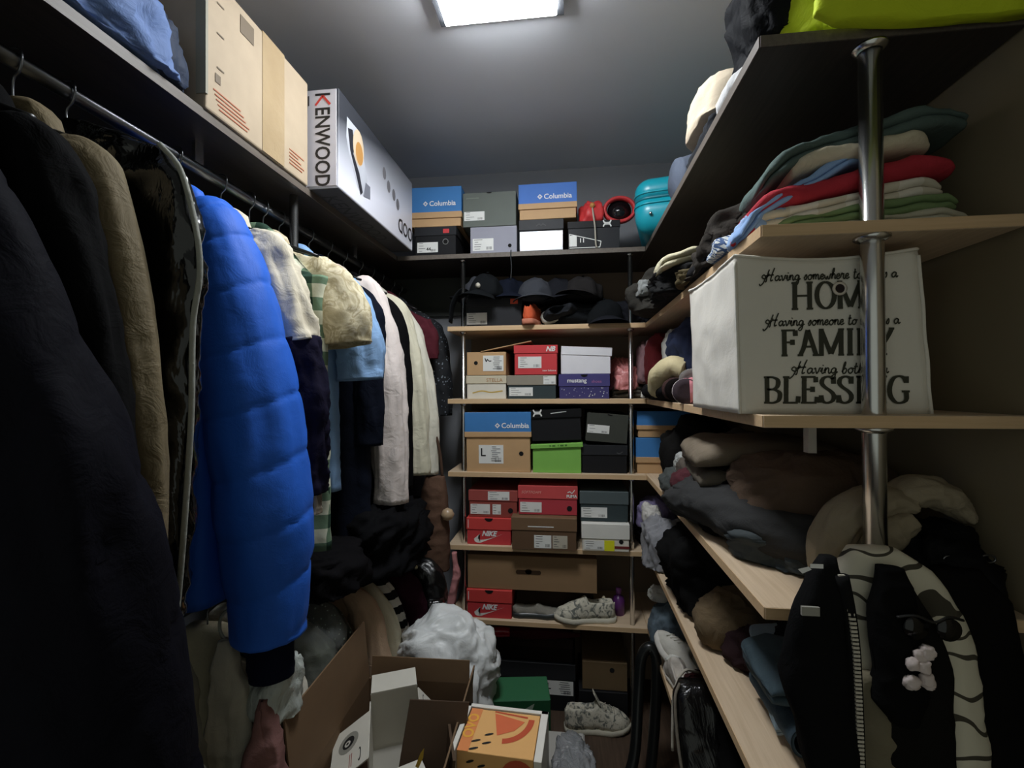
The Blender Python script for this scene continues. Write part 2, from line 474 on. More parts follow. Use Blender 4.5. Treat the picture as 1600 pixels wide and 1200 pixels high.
# ================================================================== BOXES
def label_plate(root, cx, cz, w, h, y, seed=0, mark=None, mat=None):
    """white size label with printed lines, bars and an optional big character"""
    lb = box('size_label', cx - w / 2, cx + w / 2, y - .0008, y, cz - h / 2, cz + h / 2, mat or M_PAPER, root)
    R = random.Random(seed); lst = []
    n = max(3, int(h / .009))
    for i in range(n):
        z = cz + h * (.40 - .75 * i / max(1, n - 1)); ww = w * R.uniform(.15, .42)
        x0 = cx - w * .02 + R.uniform(0, w * .08)
        if mark is None: x0 = cx - w * .44 + R.uniform(0, w * .05)
        lst.append((x0, min(x0 + ww, cx + w * .46), y - .0013, y - .0009, z - h * .018, z + h * .018))
    bx = cx + w * .16
    for i in range(9):
        q = bx + i * w * .03; lst.append((q, q + w * R.choice((.008, .016)), y - .0013, y - .0009, cz - h * .42, cz - h * .18))
    boxes('print', lst, M_INKG, lb)
    if mark: text('print', mark, cx - w * .44, y - .0011, cz - h * .1, h * .62, M_INK, lb, bold=.0006)
    return lb

def hole(root, cx, cz, r, y, ring=False):
    polys('finger_hole', [disc(18, cx, cz, r, r)], y - .0008, M_HOLE, root)
    if ring:
        lathe_obj('hole_ring', [(r, -.001), (r * 1.3, -.001), (r * 1.3, .001), (r, .001)], plain((120, 120, 118), 0.5), root, 18, (cx, y - .001, cz), (PI / 2, 0, 0), True)

def shoebox(label, x0, x1, yf, z0, h, body, lid=None, lf=0.3, d=0.31, rz=0.0, ry=0.0, name='shoe_box', group='shoe boxes on the back shelves', ov=0.003, lid_z=0.0, lid_ry=0.0):
    w = x1 - x0
    r = thing(name, label, 'box', ((x0 + x1) / 2, yf + d / 2, z0), rot=(0, ry, rz), group=group)
    r['hw'] = w / 2; r['hd'] = d / 2
    box('box_body', -w / 2 + ov, w / 2 - ov, -d / 2 + ov, d / 2 - ov, 0, h * (1 - lf * .5) if lf else h, body, r, .0012)
    if lf:
        box('lid', -w / 2, w / 2, -d / 2, d / 2, h * (1 - lf), h, lid or body, r, .0014, loc=(0, 0, lid_z), rot=(0, lid_ry, 0))
    return r
def fy(r, lid=False): return -r['hd'] + (0.0 if lid else .003) - .0004

def columbia(root, x, z, s, y):
    text('print', 'Columbia', x, y - .0006, z, s, M_WHITE, root, bold=.0004)
    q = s * .13; cx, cz = x - s * .55, z + s * .33; lst = []
    for i in range(-1, 2):
        for j in range(-1, 2):
            if (i, j) == (0, 0): continue
            u, v = (i - j) * q, (i + j) * q; e = q * .85
            lst.append([(cx + u - e, cz + v), (cx + u, cz + v - e), (cx + u + e, cz + v), (cx + u, cz + v + e)])
    polys('emblem', lst, y - .0006, M_WHITE, root)
def swoosh(root, cx, cz, s, y, mat):
    up = [(-.50, -.02), (-.46, -.12), (-.30, -.15), (-.10, -.08), (.55, .19)]
    lo = [(.55, .19), (.1, .02), (-.22, -.05), (-.34, -.03), (-.36, .05), (-.28, .16)]
    P = [tuple(p[:2]) for p in spline([(a, b, 0) for a, b in up], 16)] + [tuple(p[:2]) for p in spline([(a, b, 0) for a, b in lo], 20)][1:]
    v = [(cx + p[0] * s, y - .0006, cz + p[1] * s) for p in P]
    bm = bmesh.new(); f = bm.faces.new([bm.verts.new(p) for p in v]); bmesh.ops.triangulate(bm, faces=[f])
    me = bpy.data.meshes.new('emblem'); bm.to_mesh(me); bm.free(); link('emblem', me, mat, root)
def nike(root, y_body):
    w = root['hw']
    text('print', 'NIKE', -w * .32, y_body - .0010, .037, .029, M_WHITE, root, shear=.35, bold=.0013, sx=.95)
    swoosh(root, -w * .02, .026, .125, y_body, M_PAPER)
def ua(root, cx, cz, s, y, mat):
    L = []
    for sg in (1, -1):
        L.append([(-.5, .42 * sg), (-.34, .12 * sg), (0, .02 * sg + .04 * sg), (.34, .12 * sg), (.5, .42 * sg)])
    q = nib([[(cx + a * s, cz + b * s) for a, b in l] for l in L], s * .16, s * .2)
    polys('emblem', q, y - .0006, mat, root)

TAN, TAND = card((193, 156, 114)), card((150, 120, 88))
BLUE = card((64, 124, 186)); BLUE2 = card((72, 118, 196))
BLK, BLK2 = card((30, 30, 32), 0.5), card((42, 43, 46), 0.45)
GRY = card((98, 104, 98)); LIL = card((150, 150, 162)); RED = card((200, 62, 66)); REDB = card((144, 66, 58))
DGR = card((56, 66, 68)); DGR2 = card((66, 68, 62)); BRN = card((98, 74, 54)); GRN = card((130, 188, 86)); CREAM = card((218, 212, 198)); WHT = card((226, 224, 228))

B0 = 1.965; z0 = ZS[0]
# --- top shelf, lower row
r = shoebox('black box with a red corner tab and size 44 label, top shelf', -.664, -.478, B0, z0, .128, BLK, BLK2, .3)
label_plate(r, -.035, .04, .092, .044, fy(r), 1); text('print', '44', -.04, fy(r) - .0016, .026, .02, M_INK, r, bold=.0004)
hole(r, .045, .062, .010, fy(r), True); box('red_tab', .035, .062, fy(r, 1) - .001, fy(r, 1), .098, .116, RED, r)
r = shoebox('lilac grey box with a white label and finger hole', -.42, -.214, B0, z0, .118, LIL, LIL, 0)
label_plate(r, -.045, .042, .09, .052, fy(r), 2); hole(r, .07, .034, .008, fy(r))
r = shoebox('black box with a shiny silver front panel on the top shelf', -.208, -.02, B0, z0, .138, BLK, BLK2, .32)
t_ = NT('silver_print'); box('front_print', -.09, .09, fy(r) - .001, fy(r), .008, .088, t_.fin(t_.mix(t_.noise(30), lin((170, 172, 178)), lin((240, 240, 244))), .3, .2), r)
polys('emblem', nib([[(-.02, .11), (-.008, .118), (0, .112), (.008, .118), (.02, .11)]], .003, .004), fy(r, 1) - .0006, M_INKG, r)
r = shoebox('charcoal box marked 11 with a white slanted outline', -.004, .212, B0, z0, .122, BLK2, BLK, .24)
polys('print', nib([[(-.1, .018), (-.1, .07)], [(-.1, .07), (.03, .036)], [(.03, .036), (.025, .012)], [(.025, .012), (-.1, .012)]], .003, .003, sp=False), fy(r) - .0006, M_PAPER, r)
box('size_label', -.098, -.07, fy(r) - .001, fy(r), .018, .064, M_PAPER, r)
text('print', '11', -.06, fy(r) - .001, .034, .024, M_PAPER, r, bold=.0006); ua(r, .055, .108, .032, fy(r, 1), M_PAPER)
# --- top shelf, upper row
r = shoebox('blue and tan box stacked on the black box beside the appliance carton', -.70, -.46, B0 + .002, z0 + .130, .168, TAN, TAN, 0, rz=.02)
box('lid', -.121, .121, -.157, .157, .052, .170, BLUE, r, .0012); box('lid_rim', -.122, .122, -.158, .158, .036, .062, TAN, r, .001)
columbia(r, -.02, .088, .03, -.158)
r = shoebox('grey green box with a white label stacked on the lilac box', -.452, -.217, B0, z0 + .120, .146, GRY, GRY, .0)
label_plate(r, -.065, .046, .088, .038, fy(r), 4); polys('finger_notch', [disc(12, 0, .146, .012, .006)[6:] + [(.012, .146)]], fy(r) - .001, M_HOLE, r)
polys('print', [[(-.1, .120), (-.045, .120), (-.045, .125), (-.1, .125)]], fy(r) - .0008, card((120, 126, 118)), r)
r = shoebox('blue and tan box stacked on the silver fronted box', -.206, .036, B0, z0 + .140, .148, TAN, TAN, 0, rz=-.01)
box('lid', -.122, .122, -.157, .157, .058, .148, BLUE2, r, .0012); box('lid_rim', -.123, .123, -.158, .158, .042, .066, TAN, r, .001)
columbia(r, -.015, .082, .03, -.158)
# --- second shelf
z1 = ZS[1]
r = shoebox('black box with an orange corner tab and label, below the caps', -.437, -.195, B0 + .005, z1, .122, BLK2, BLK2, .3)
label_plate(r, -.075, .035, .088, .05, fy(r), 6); box('orange_tab', .07, .102, fy(r, 1) - .001, fy(r, 1), .094, .116, card((232, 92, 62)), r)
# --- third shelf
z2 = ZS[2]
r = shoebox('cream box with a pale lid on the third shelf', -.437, -.263, B0, z2, .099, CREAM, card((206, 196, 172)), .35)
text('print', 'STELLA', .0, fy(r, 1) - .0006, .072, .022, card((170, 120, 70)), r)
polys('emblem', nib([[(-.06, .025), (-.02, .034), (.02, .028), (.07, .034)]], .003, .005), fy(r) - .0006, card((200, 170, 90)), r)
r = shoebox('dark green box with a grey lid beneath the red box', -.261, -.053, B0 - .004, z2, .099, DGR, card((146, 138, 124)), .42)
label_plate(r, -.045, .030, .10, .036, fy(r), 8); label_plate(r, .075, .078, .05, .034, fy(r, 1), 9)
r = shoebox('purple blue box with white speckles beneath the white box', -.044, .166, B0 - .003, z2, .102, card((62, 58, 108)), card((70, 65, 120)), .5)
text('print', 'mustang', -.07, fy(r, 1) - .0006, .068, .024, M_WHITE, r, bold=.0004); text('print', 'shoes', .03, fy(r, 1) - .0006, .066, .018, card((170, 110, 160)), r)
R_ = random.Random(3); polys('speckles', [disc(6, R_.uniform(-.1, .1), R_.uniform(.008, .045), q, q) for q in [R_.uniform(.0008, .0022) for _ in range(34)]], fy(r) - .0006, M_PAPER, r)
polys('finger_notch', [disc(14, 0, .1, .014, .01)[7:] + [(.014, .1)]], fy(r, 1) - .0008, M_HOLE, r)
r = shoebox('tan box with raised lid, white label and finger hole', -.437, -.263, B0, z2 + .101, .098, TAN, TAN, 0)
label_plate(r, .03, .05, .088, .066, fy(r), 10, ' '); polys('print', nib([[(-.006, .072), (.0, .058), (.004, .066)], [(.004, .068), (.012, .060), (.022, .060)]], .004, .004), fy(r) - .0014, M_INK, r); hole(r, -.045, .052, .0085, fy(r))
box('lid', -.1, .12, -.156, .15, 0, .004, TAN, r, .001, loc=(.075, 0, .117), rot=(0, -.19, 0))
r = shoebox('red box with white label on the third shelf, lid slightly lifted', -.231, -.047, B0 - .006, z2 + .101, .124, RED, RED, .28)
label_plate(r, -.025, .052, .098, .048, fy(r), 12); text('print', 'NB', .042, fy(r, 1) - .0006, .098, .028, M_PAPER, r, shear=.3, bold=.001)
text('print', 'new balance', .028, fy(r) - .0006, .014, .0115, M_PAPER, r)
r = shoebox('white box with a crooked lid on the speckled purple box', -.037, .172, B0 + .002, z2 + .103, .110, WHT, WHT, .32, lid_ry=.045, lid_z=.002)
# --- fourth shelf
z3 = ZS[3]
r = shoebox('large tan box with deep blue lid on the fourth shelf', -.437, -.160, B0 - .012, z3, .252, TAN, BLUE, 0, d=.32, ry=-.008)
box('lid', -.141, .141, -.163, .163, .165, .252, BLUE, r, .0014); box('lid_rim', -.142, .142, -.164, .164, .148, .170, TAN, r, .001)
columbia(r, .016, .186, .03, -.164); label_plate(r, -.03, .075, .105, .078, fy(r), 14, 'L'); hole(r, .098, .078, .0095, fy(r))
polys('finger_notch', [disc(20, .0, .148, .022, .018)[:11]], fy(r) - .0018, TAN, r)
r = shoebox('bright green box with a crushed lid under the black box', -.156, .05, B0 - .008, z3, .112, GRN, GRN, .0, ry=.0)
box('lid', -.108, .108, -.16, .16, 0, .018, GRN, r, .002, loc=(0, 0, .104), rot=(0, -.05, 0)); boxes('print', [(-.03 + q, -.03 + q + l, -.1600 - .0008, -.1600, .110 + q * .05, .116 + q * .05) for q, l in ((0, .006), (.012, .012), (.034, .004), (.044, .014), (.064, .008))], card((66, 112, 48)), r)
r = shoebox('matt black box with silver emblem on the green box', -.158, .052, B0 - .006, z3 + .134, .128, BLK, BLK, .0, ry=-.04)
box('lid', -.107, .107, -.158, .158, .095, .130, card((20, 20, 21), .55), r, .0014); ua(r, -.075, .118, .034, -.1585, M_PAPER)
polys('print', [[(-.02, .112), (.045, .119), (.045, .121), (-.02, .116)]], -.159, M_PAPER, r)
r = shoebox('black box with a dented lid at the right end, fourth shelf', .048, .236, B0 + .004, z3, .116, BLK, BLK2, .36)
polys('emblem', nib([[(.05, .085), (.062, .082), (.074, .09)]], .003, .004), fy(r, 1) - .0006, M_INKG, r)
r = shoebox('dark olive box tilted with a crooked white label', .062, .236, B0, z3 + .128, .118, DGR2, DGR2, .0, ry=.075)
label_plate(r, -.035, .052, .09, .034, fy(r), 16); polys('finger_notch', [disc(12, .01, .118, .012, .008)[6:]], fy(r) - .001, M_HOLE, r)
# two in the corner of the right shelving
for i, (zz, lab, xx) in enumerate(((z3, 'lower blue and tan box in the shelf corner behind the pole', .352), (z3 + .148, 'upper blue and tan box in the shelf corner behind the pole', .357))):
    r = shoebox(lab, xx - .078, xx + .13, B0 + .02, zz, .146 if i == 0 else .108, TAN, TAN, 0, group='boxes in the shelf corner')
    h = .146 if i == 0 else .108
    box('lid', -.106, .106, -.157, .157, h * .42, h, BLUE, r, .0012); box('lid_rim', -.107, .107, -.158, .158, h * .30, h * .46, TAN, r, .001)
# --- fifth shelf
z4 = ZS[4]
r = shoebox('red box with white swoosh on the fifth shelf', -.437, -.244, B0 - .006, z4, .112, RED, card((210, 70, 66)), .44)
nike(r, fy(r)); polys('finger_notch', [disc(18, 0, .112, .018, .014)[9:] + [(.018, .112)]], fy(r, 1) - .0008, M_HOLE, r)
polys('print', [[(-.09, .07), (-.087, .07), (-.087, .105), (-.09, .105)]], fy(r, 1) - .0008, M_PAPER, r)
r = shoebox('brown box with two printed labels, jutting over the fifth shelf edge', -.240, .028, 1.915, z4, .132, BRN, card((116, 90, 66)), .40, d=.32)
polys('print', [[(-.065, .094), (.04, .094), (.04, .098), (-.065, .098)]], fy(r, 1) - .0008, M_PAPER, r)
label_plate(r, -.005, .035, .07, .052, fy(r), 20); label_plate(r, .065, .035, .06, .052, fy(r), 21, mat=card((190, 182, 166)))
r = shoebox('cream box with a yellow sticker at the shelf end', .046, .238, 1.93, z4, .110, CREAM, card((224, 222, 214)), .55)
label_plate(r, -.045, .024, .08, .036, fy(r), 22); box('yellow_sticker', -.005, .035, fy(r) - .002, fy(r) - .001, .002, .044, card((226, 224, 40)), r)
hole(r, .062, .040, .009, fy(r)); box('dark_stripe', .036, .094, fy(r) - .001, fy(r), .012, .022, card((110, 40, 40)), r)
r = shoebox('dull brick red box stacked on the swoosh box', -.430, -.219, B0 + .004, z4 + .113, .115, REDB, card((160, 76, 70)), .40)
label_plate(r, .025, .092, .092, .036, fy(r, 1), 24); label_plate(r, -.055, .034, .084, .042, fy(r), 25); label_plate(r, .016, .034, .036, .042, fy(r), 26); hole(r, .075, .030, .011, fy(r))
r = shoebox('crimson box with leaping cat emblem stacked on the brown box', -.216, .032, B0 - .01, z4 + .134, .120, card((180, 60, 70)), card((200, 78, 78)), .45)
text('print', 'PUMA', .078, fy(r, 1) - .0006, .074, .016, M_PAPER, r, bold=.0008)
polys('emblem', nib([[(.082, .094), (.092, .098), (.1, .092), (.108, .1), (.112, .106)]], .003, .004), fy(r, 1) - .0006, M_PAPER, r)
text('print', 'SOFTFOAM', -.11, fy(r, 1) - .0006, .088, .016, card((232, 170, 160)), r, shear=.3); label_plate(r, -.07, .03, .09, .042, fy(r), 28); hole(r, .09, .028, .011, fy(r))
r = shoebox('slate grey box with dented lid stacked on the cream box', .040, .238, B0 - .006, z4 + .112, .122, DGR, card((82, 92, 94)), .42)
label_plate(r, -.04, .036, .105, .042, fy(r), 30)
# --- sixth shelf
z5 = ZS[5]
r = shoebox('red box with white swoosh under the long brown carton', -.437, -.243, B0 - .008, z5, .118, RED, card((210, 70, 66)), .44)
nike(r, fy(r)); polys('finger_notch', [disc(18, 0, .118, .018, .014)[9:] + [(.018, .118)]], fy(r, 1) - .0008, M_HOLE, r)
polys('print', [[(-.09, .074), (-.087, .074), (-.087, .11), (-.09, .11)]], fy(r, 1) - .0008, M_PAPER, r)
r = shoebox('dark brown box in the shade beside the lower red box', -.236, .1, B0 + .07, z5, .118, card((60, 46, 36)), card((66, 50, 40)), .0, d=.25)
r = shoebox('long brown carton with a cut out handle, on the lower red box', -.437, .112, B0, z5 + .120, .142, TAND, TAND, 0, name='carton')
polys('handle_slot', [[(-.012 + (.044 if math.cos(a) > 0 else -.044) + .009 * math.cos(a), .076 + .009 * math.sin(a)) for a in np.linspace(.001, 2 * PI, 24, endpoint=False)], disc(14, -.012, .079, .014, .012)], fy(r) - .0006, card((70, 52, 38)), r)
# --- under the shelves, on the floor
r = shoebox('brown box with finger hole on the floor below the shelves', .045, .236, 2.0, .115, .115, card((112, 92, 66)), card((104, 84, 60)), .0, d=.28); hole(r, .03, .085, .010, fy(r))
r = shoebox('black box carrying the brown box under the shelves', .03, .236, 1.99, 0.0, .113, BLK, BLK, .0, d=.29)
r = shoebox('black box with an L label on the floor under the shelves', -.36, .02, 2.02, 0.0, .20, BLK, BLK2, .34, d=.26)
label_plate(r, .12, .098, .12, .06, fy(r), 33, 'L')
r = shoebox('long dark box lying on the L label box', -.40, .01, 2.03, .202, .10, card((36, 28, 28)), card((48, 38, 36)), .4, d=.25)

# --- left top shelf: appliance carton
k = thing('appliance_carton', 'white and grey appliance carton jutting from the left shelf', 'box', (-.645, 1.254, ZS[0]))
kw, kd, kh = .31, .63, .285
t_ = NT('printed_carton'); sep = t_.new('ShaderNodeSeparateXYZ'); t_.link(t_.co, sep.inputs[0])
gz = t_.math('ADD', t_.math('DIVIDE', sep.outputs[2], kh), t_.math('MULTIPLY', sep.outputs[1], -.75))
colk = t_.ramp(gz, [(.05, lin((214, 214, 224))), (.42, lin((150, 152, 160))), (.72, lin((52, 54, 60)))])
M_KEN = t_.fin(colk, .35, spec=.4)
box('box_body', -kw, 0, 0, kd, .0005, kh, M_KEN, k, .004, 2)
box('end_panel', -kw + .006, -.006, -.0015, .001, .006, kh - .004, card((206, 204, 212), .45), k, .0005)
MK = plain((24, 24, 26), .5)
text('print', 'ENWOOD', -.068, -.002, kh - .053, .062, MK, k, bold=.0012, sx=.78, rot=(PI / 2, PI / 2, 0))
polys('print', nib([[(-.069, kh - .018), (-.024, kh - .018)]], .0065, .0065, sp=False), -.0022, MK, k)
polys('print', nib([[(-.046, kh - .022), (-.068, kh - .048)], [(-.046, kh - .022), (-.024, kh - .048)]], .0065, .0065, sp=False), -.0026, card((206, 70, 62)), k)
box('underside_shade', -kw + .004, -.004, .004, kd - .004, -.0004, .002, card((70, 70, 74)), k)  # dark grey sheet: shade under the jutting carton, put into the colour
boxes('print', [(-.115 + i * .012, -.111 + i * .012, -.0026, -.002, kh - .02 - l, kh - .02) for i, l in enumerate((.05, .035, .028))], M_INKG, k)
poly('corner_print', [(-.14, .01), (-.098, .055), (-.11, .10), (-.14, .13)], -.0021, card((150, 150, 160)), k)
ROT_R = (PI / 2, 0, PI / 2)
text('print', 'OOD', .0012, kd - .005, .085, .075, MK, k, bold=.0012, sx=.9, rot=(PI / 2, PI, PI / 2))
text('print', 'KENWOOD', -.082, .05, -.0009, .07, plain((34, 34, 36), .7), k, rot=(PI, 0, PI / 2), sx=1.1)
# printed picture of the machine on the aisle side
def sideprint(name, pts, mat, lift=.0006): return mesh(name, [(lift, p[0], p[1]) for p in pts], [list(range(len(pts)))], mat, k, smooth=False)
sideprint('machine_print', [(.05, .23), (.13, .23), (.15, .19), (.19, .10), (.17, .04), (.12, .05), (.06, .13), (.045, .17)], card((176, 178, 186)), .0006)
sideprint('machine_print', [(.055, .20), (.085, .21), (.10, .17), (.09, .14), (.13, .10), (.155, .05), (.14, .035), (.105, .09), (.07, .14)], card((40, 40, 46)), .0010)
sideprint('bowl_print', [(.125 + .038 * math.cos(a), .175 + .055 * math.sin(a)) for a in np.linspace(0, 2 * PI, 18, endpoint=False)], card((196, 176, 150)), .0013)
sideprint('bowl_print', [(.130 + .026 * math.cos(a), .16 + .035 * math.sin(a)) for a in np.linspace(0, 2 * PI, 16, endpoint=False)], card((176, 128, 70)), .0016)
sideprint('machine_print', [(.16, .04), (.21, .05), (.21, .09), (.175, .09)], card((110, 112, 122)), .0013)
for yy, zz in ((.33, .19), (.37, .16), (.42, .15), (.46, .13)):
    sideprint('machine_print', [(yy + .016 * math.cos(a), zz + .022 * math.sin(a)) for a in np.linspace(0, 2 * PI, 12, endpoint=False)], card((110, 108, 112)), .0008)
# cardboard box with tape
cb = thing('cardboard_box', 'worn brown cardboard box taped shut on the left shelf', 'box', (-.727, .862, ZS[0]))
CB = card((178, 160, 136), .7, .16); cw, cdp, ch = .36, .375, .29
box('box_body', -cw, 0, 0, cdp, 0, ch, CB, cb, .004, 2)
t_ = NT('packing_tape'); M_TAPE = t_.fin(t_.mix(t_.noise(12, 4), lin((160, 138, 106)), lin((186, 164, 130))), .18, normal=t_.bump(t_.noise(35, 4), .5, .004), spec=.6)
box('tape', -.06, .0014, cdp * .47, cdp * .70, .002, ch + .001, M_TAPE, cb)
box('flap', -cw + .005, -.005, .002, cdp * .49, ch, ch + .003, CB, cb); box('flap', -cw + .005, -.005, cdp * .51, cdp - .002, ch, ch + .003, CB, cb)
boxes('print', [(.0008, .0013, .03, .05, ch * q, ch * q + .003) for q in (.35, .6, .82)] + [(.0008, .0013, .10, .145, ch - .06, ch - .02), (.0008, .0013, .025, .04, .07, .088)], card((112, 98, 80)), cb)
R_ = random.Random(5)
boxes('print', [(.0008, .0013, .02 + i * .004, .02 + i * .004 + R_.uniform(.05, .1), .05 - i * .0085, .0525 - i * .0085) for i in range(5)] + [(.0008, .0013, .285, .285 + R_.uniform(.04, .07), .06 - i * .009, .0625 - i * .009) for i in range(5)], card((176, 100, 70)), cb)
boxes('torn_edge', [(-.02, .0022, -.0025, .004, ch * .1, ch * .98)], card((150, 146, 130)), cb)
# ================================================================== CLOTH PATTERNS
def pat_floral():
    t = NT('cream_floral_cloth')
    n = t.noise(13, 3, .5, dist=2.2); n2 = t.noise(30, 2, .5, dist=1.0)
    m = t.ramp(n, [(.36, lin((196, 184, 152))), (.46, lin((224, 214, 184))), (.56, lin((176, 162, 128))), (.64, lin((226, 216, 188)))])
    m = t.mix(t.math('MULTIPLY', n2, .35), m, lin((150, 134, 100)))
    return t.fin(m, .85, normal=t.bump(t.noise(20, 4), .4, .01), spec=.2)
def pat_plaid():
    t = NT('green_plaid_cloth'); s = t.new('ShaderNodeSeparateXYZ'); t.link(t.co, s.inputs[0])
    def band(o, f):
        q = t.math('FRACT', t.math('MULTIPLY', o, f)); return t.math('GREATER_THAN', q, .5)
    a = band(s.outputs[0], 15); b = band(s.outputs[2], 15)
    k = t.math('MULTIPLY', t.math('ADD', a, b), .5)
    c = t.ramp(k, [(0, lin((206, 208, 186))), (.5, lin((104, 128, 104))), (1, lin((38, 62, 50)))], 'CONSTANT')
    r = c.node.color_ramp.elements; r[1].position = .4; r[2].position = .9
    return t.fin(c, .85, normal=t.bump(t.noise(24, 4), .35, .008), spec=.2)
def pat_speck(base, dot, scale=60, thr=.16, name='speckled_cloth', rough=.7):
    t = NT(name); v = t.new('ShaderNodeTexVoronoi'); v.inputs['Scale'].default_value = scale; t.link(t.co, v.inputs['Vector'])
    n = t.noise(9, 3)
    m = t.math('LESS_THAN', v.outputs['Distance'], t.math('MULTIPLY', n, thr * 2))
    return t.fin(t.mix(m, lin(base), lin(dot)), rough, normal=t.bump(t.noise(25, 4), .4, .01), spec=.3)
def pat_stripe(a, b, f, axis=2, name='striped_cloth', dist=0.0):
    t = NT(name); s = t.new('ShaderNodeSeparateXYZ'); t.link(t.co, s.inputs[0])
    o = s.outputs[axis]
    if dist: o = t.math('ADD', o, t.math('MULTIPLY', t.noise(7, 2), dist))
    m = t.math('GREATER_THAN', t.math('FRACT', t.math('MULTIPLY', o, f)), .5)
    return t.fin(t.mix(m, lin(a), lin(b)), .85, normal=t.bump(t.noise(22, 4), .35, .008), spec=.2)
def pat_lattice(a, b, f=70):
    t = NT('lattice_print_cloth'); s = t.new('ShaderNodeSeparateXYZ'); t.link(t.co, s.inputs[0])
    u = t.math('ADD', s.outputs[0], s.outputs[2]); w = t.math('SUBTRACT', t.math('ADD', s.outputs[0], t.math('MULTIPLY', s.outputs[1], 1.0)), s.outputs[2])
    m = t.math('MAXIMUM', t.math('LESS_THAN', t.math('FRACT', t.math('MULTIPLY', u, f)), .32), t.math('LESS_THAN', t.math('FRACT', t.math('MULTIPLY', w, f)), .32))
    return t.fin(t.mix(m, lin(b), lin(a)), .85)
def pat_robe():
    t = NT('cream_robe_with_dark_scrolls')
    w = t.new('ShaderNodeTexWave'); w.wave_type = 'RINGS'; w.inputs['Scale'].default_value = 9; w.inputs['Distortion'].default_value = 9; w.inputs['Detail'].default_value = 1.0; w.inputs['Detail Scale'].default_value = 1.2
    t.link(t.co, w.inputs['Vector'])
    m = t.math('GREATER_THAN', w.outputs['Fac'], .92)
    return t.fin(t.mix(m, lin((214, 208, 188)), lin((74, 70, 60))), .8, normal=t.bump(t.noise(14, 3), .3, .01), spec=.2)
def vinyl(rgb, rough=.14, st=.9, sc=10, name='glossy_vinyl'):
    t = NT(name); return t.fin(lin(rgb), rough, normal=t.bump(t.noise(sc, 5, .6, stretch=(1, 1, .45), dist=1.2), st, .02), spec=.6)
M_VINYL = vinyl((9, 10, 10), .13, .55, 5.5)
t_ = NT('clear_plastic'); t_.b.inputs['Alpha'].default_value = .12
M_PLASTIC = t_.fin(lin((200, 205, 200)), .18, normal=t_.bump(t_.noise(18, 4, dist=1), .7, .01), spec=.6)
M_BAGW = (lambda t: t.fin(t.mix(t.noise(6, 4), lin((196, 198, 198)), lin((228, 230, 228))), .42, normal=t.bump(t.noise(11, 4, .55, dist=1.6), .45, .012), spec=.4))(NT('white_plastic_bag'))

NAVYP = fab((17, 17, 24), .75, .2, .3); BLACKC = fab((15, 15, 16), .9); OLIVE = fab((112, 100, 76), .75, .2, .45); BLUEP = fab((44, 104, 214), .6, .10, .14)
CREAMC = fab((222, 212, 190)); NAVYC = fab((28, 26, 44)); LBLUE = fab((142, 178, 222)); NAVY2 = fab((20, 24, 36)); WHITEC = fab((226, 214, 208)); CREAM2 = fab((222, 216, 192)); MAROON = fab((84, 30, 40)); 
M_FLORAL, M_PLAID = pat_floral(), pat_plaid()
M_SPEC = pat_speck((26, 28, 32), (120, 128, 138), 70, .2)
M_SPARK = pat_speck((34, 44, 36), (150, 166, 150), 85, .22, 'sequinned_cloth', .35)
M_STRIPE = pat_stripe((16, 16, 16), (206, 202, 190), 22)

def rings_mod(rings, seed, wr=.10, quilt=0, qa=.16, skew=0.0):
    C = rings.mean(1, keepdims=True); rel = rings - C
    n, k, _ = rings.shape; t, th = np.meshgrid(np.linspace(0, 1, n), np.linspace(0, 2 * PI, k, endpoint=False), indexing='ij')
    f = 1 + wr * .6 * pn(np.stack([np.cos(th) * 1.6 + t * 0, np.sin(th) * 1.6 + t * 0, t * 5 + th * 0], -1) + seed * 3.3)
    f = f + wr * 1.1 * ridge(np.stack([np.cos(th) * 2.0 + t * 1.6, np.sin(th) * 2.0 - t * 1.2, t * 3.2 + .5 * np.sin(th + seed)], -1) + seed * 1.7)
    f = f + wr * .35 * ridge(np.stack([np.cos(th) * 1.6 + t * 2.0, np.sin(th) * 1.6, t * 9 + .9 * np.sin(th + seed)], -1) + seed * 2.9)
    if quilt:
        ph = t * quilt + skew * np.sin(th + .6) * (.4 + t)
        f = f + qa * (np.abs(np.sin(PI * ph)) ** .18 - .88)
        f = f + .05 * ridge(np.stack([np.cos(th) * 3.5 + t * 0, np.sin(th) * 3.5 + t * 0, ph * .9], -1) + seed)
    return C + rel * f[..., None]

def sleeve(name, root, path, rad, mat, seed, n=64, k=40, wr=.10, quilt=0, skew=0.0, cuff_in=True, qa=.16):
    n = max(n, int(quilt * 22)); R = tube(path, rad, n, k, ref=(0, 1, 0)); R = rings_mod(R, seed, wr, quilt, qa, skew)
    if cuff_in:
        c = R[-1].mean(0); d = R[-1].mean(0) - R[-3].mean(0); d /= np.linalg.norm(d) + 1e-9
        inner = np.stack([c + (R[-1] - c) * .93, c + (R[-1] - c) * .84 - d * .03])
        R = np.concatenate([R, inner])
    v, f = loft(R); return mesh(name, v, f, mat, root)

def hanger(y, rx, rzod, of, w=.19, mat=None, neck=.0, rz=0.0, dz=.07):
    h = thing('clothes_hanger', 'clothes hanger holding the ' + of, 'hanger', (rx, y, rzod), rz, group='hangers on the rails')
    tube_obj('hook', [(-.017, 0, .004), (-.012, 0, .016), (.0, 0, .0185), (.013, 0, .014), (.017, 0, .0), (.012, 0, -.018), (.0, 0, -.03), (0, 0, -dz + .008)], .0019, M_STEEL, h, 24, 6)
    tube_obj('arms', [(-w, 0, -dz - w * .34 - .012), (-w * .5, 0, -dz - w * .17 - .008), (0, 0, -dz), (w * .5, 0, -dz - w * .17 - .008), (w, 0, -dz - w * .34 - .012)], [(.004, .006), (.006, .009), (.004, .006)], mat or M_BLACKP, h, 16, 8)
    return h

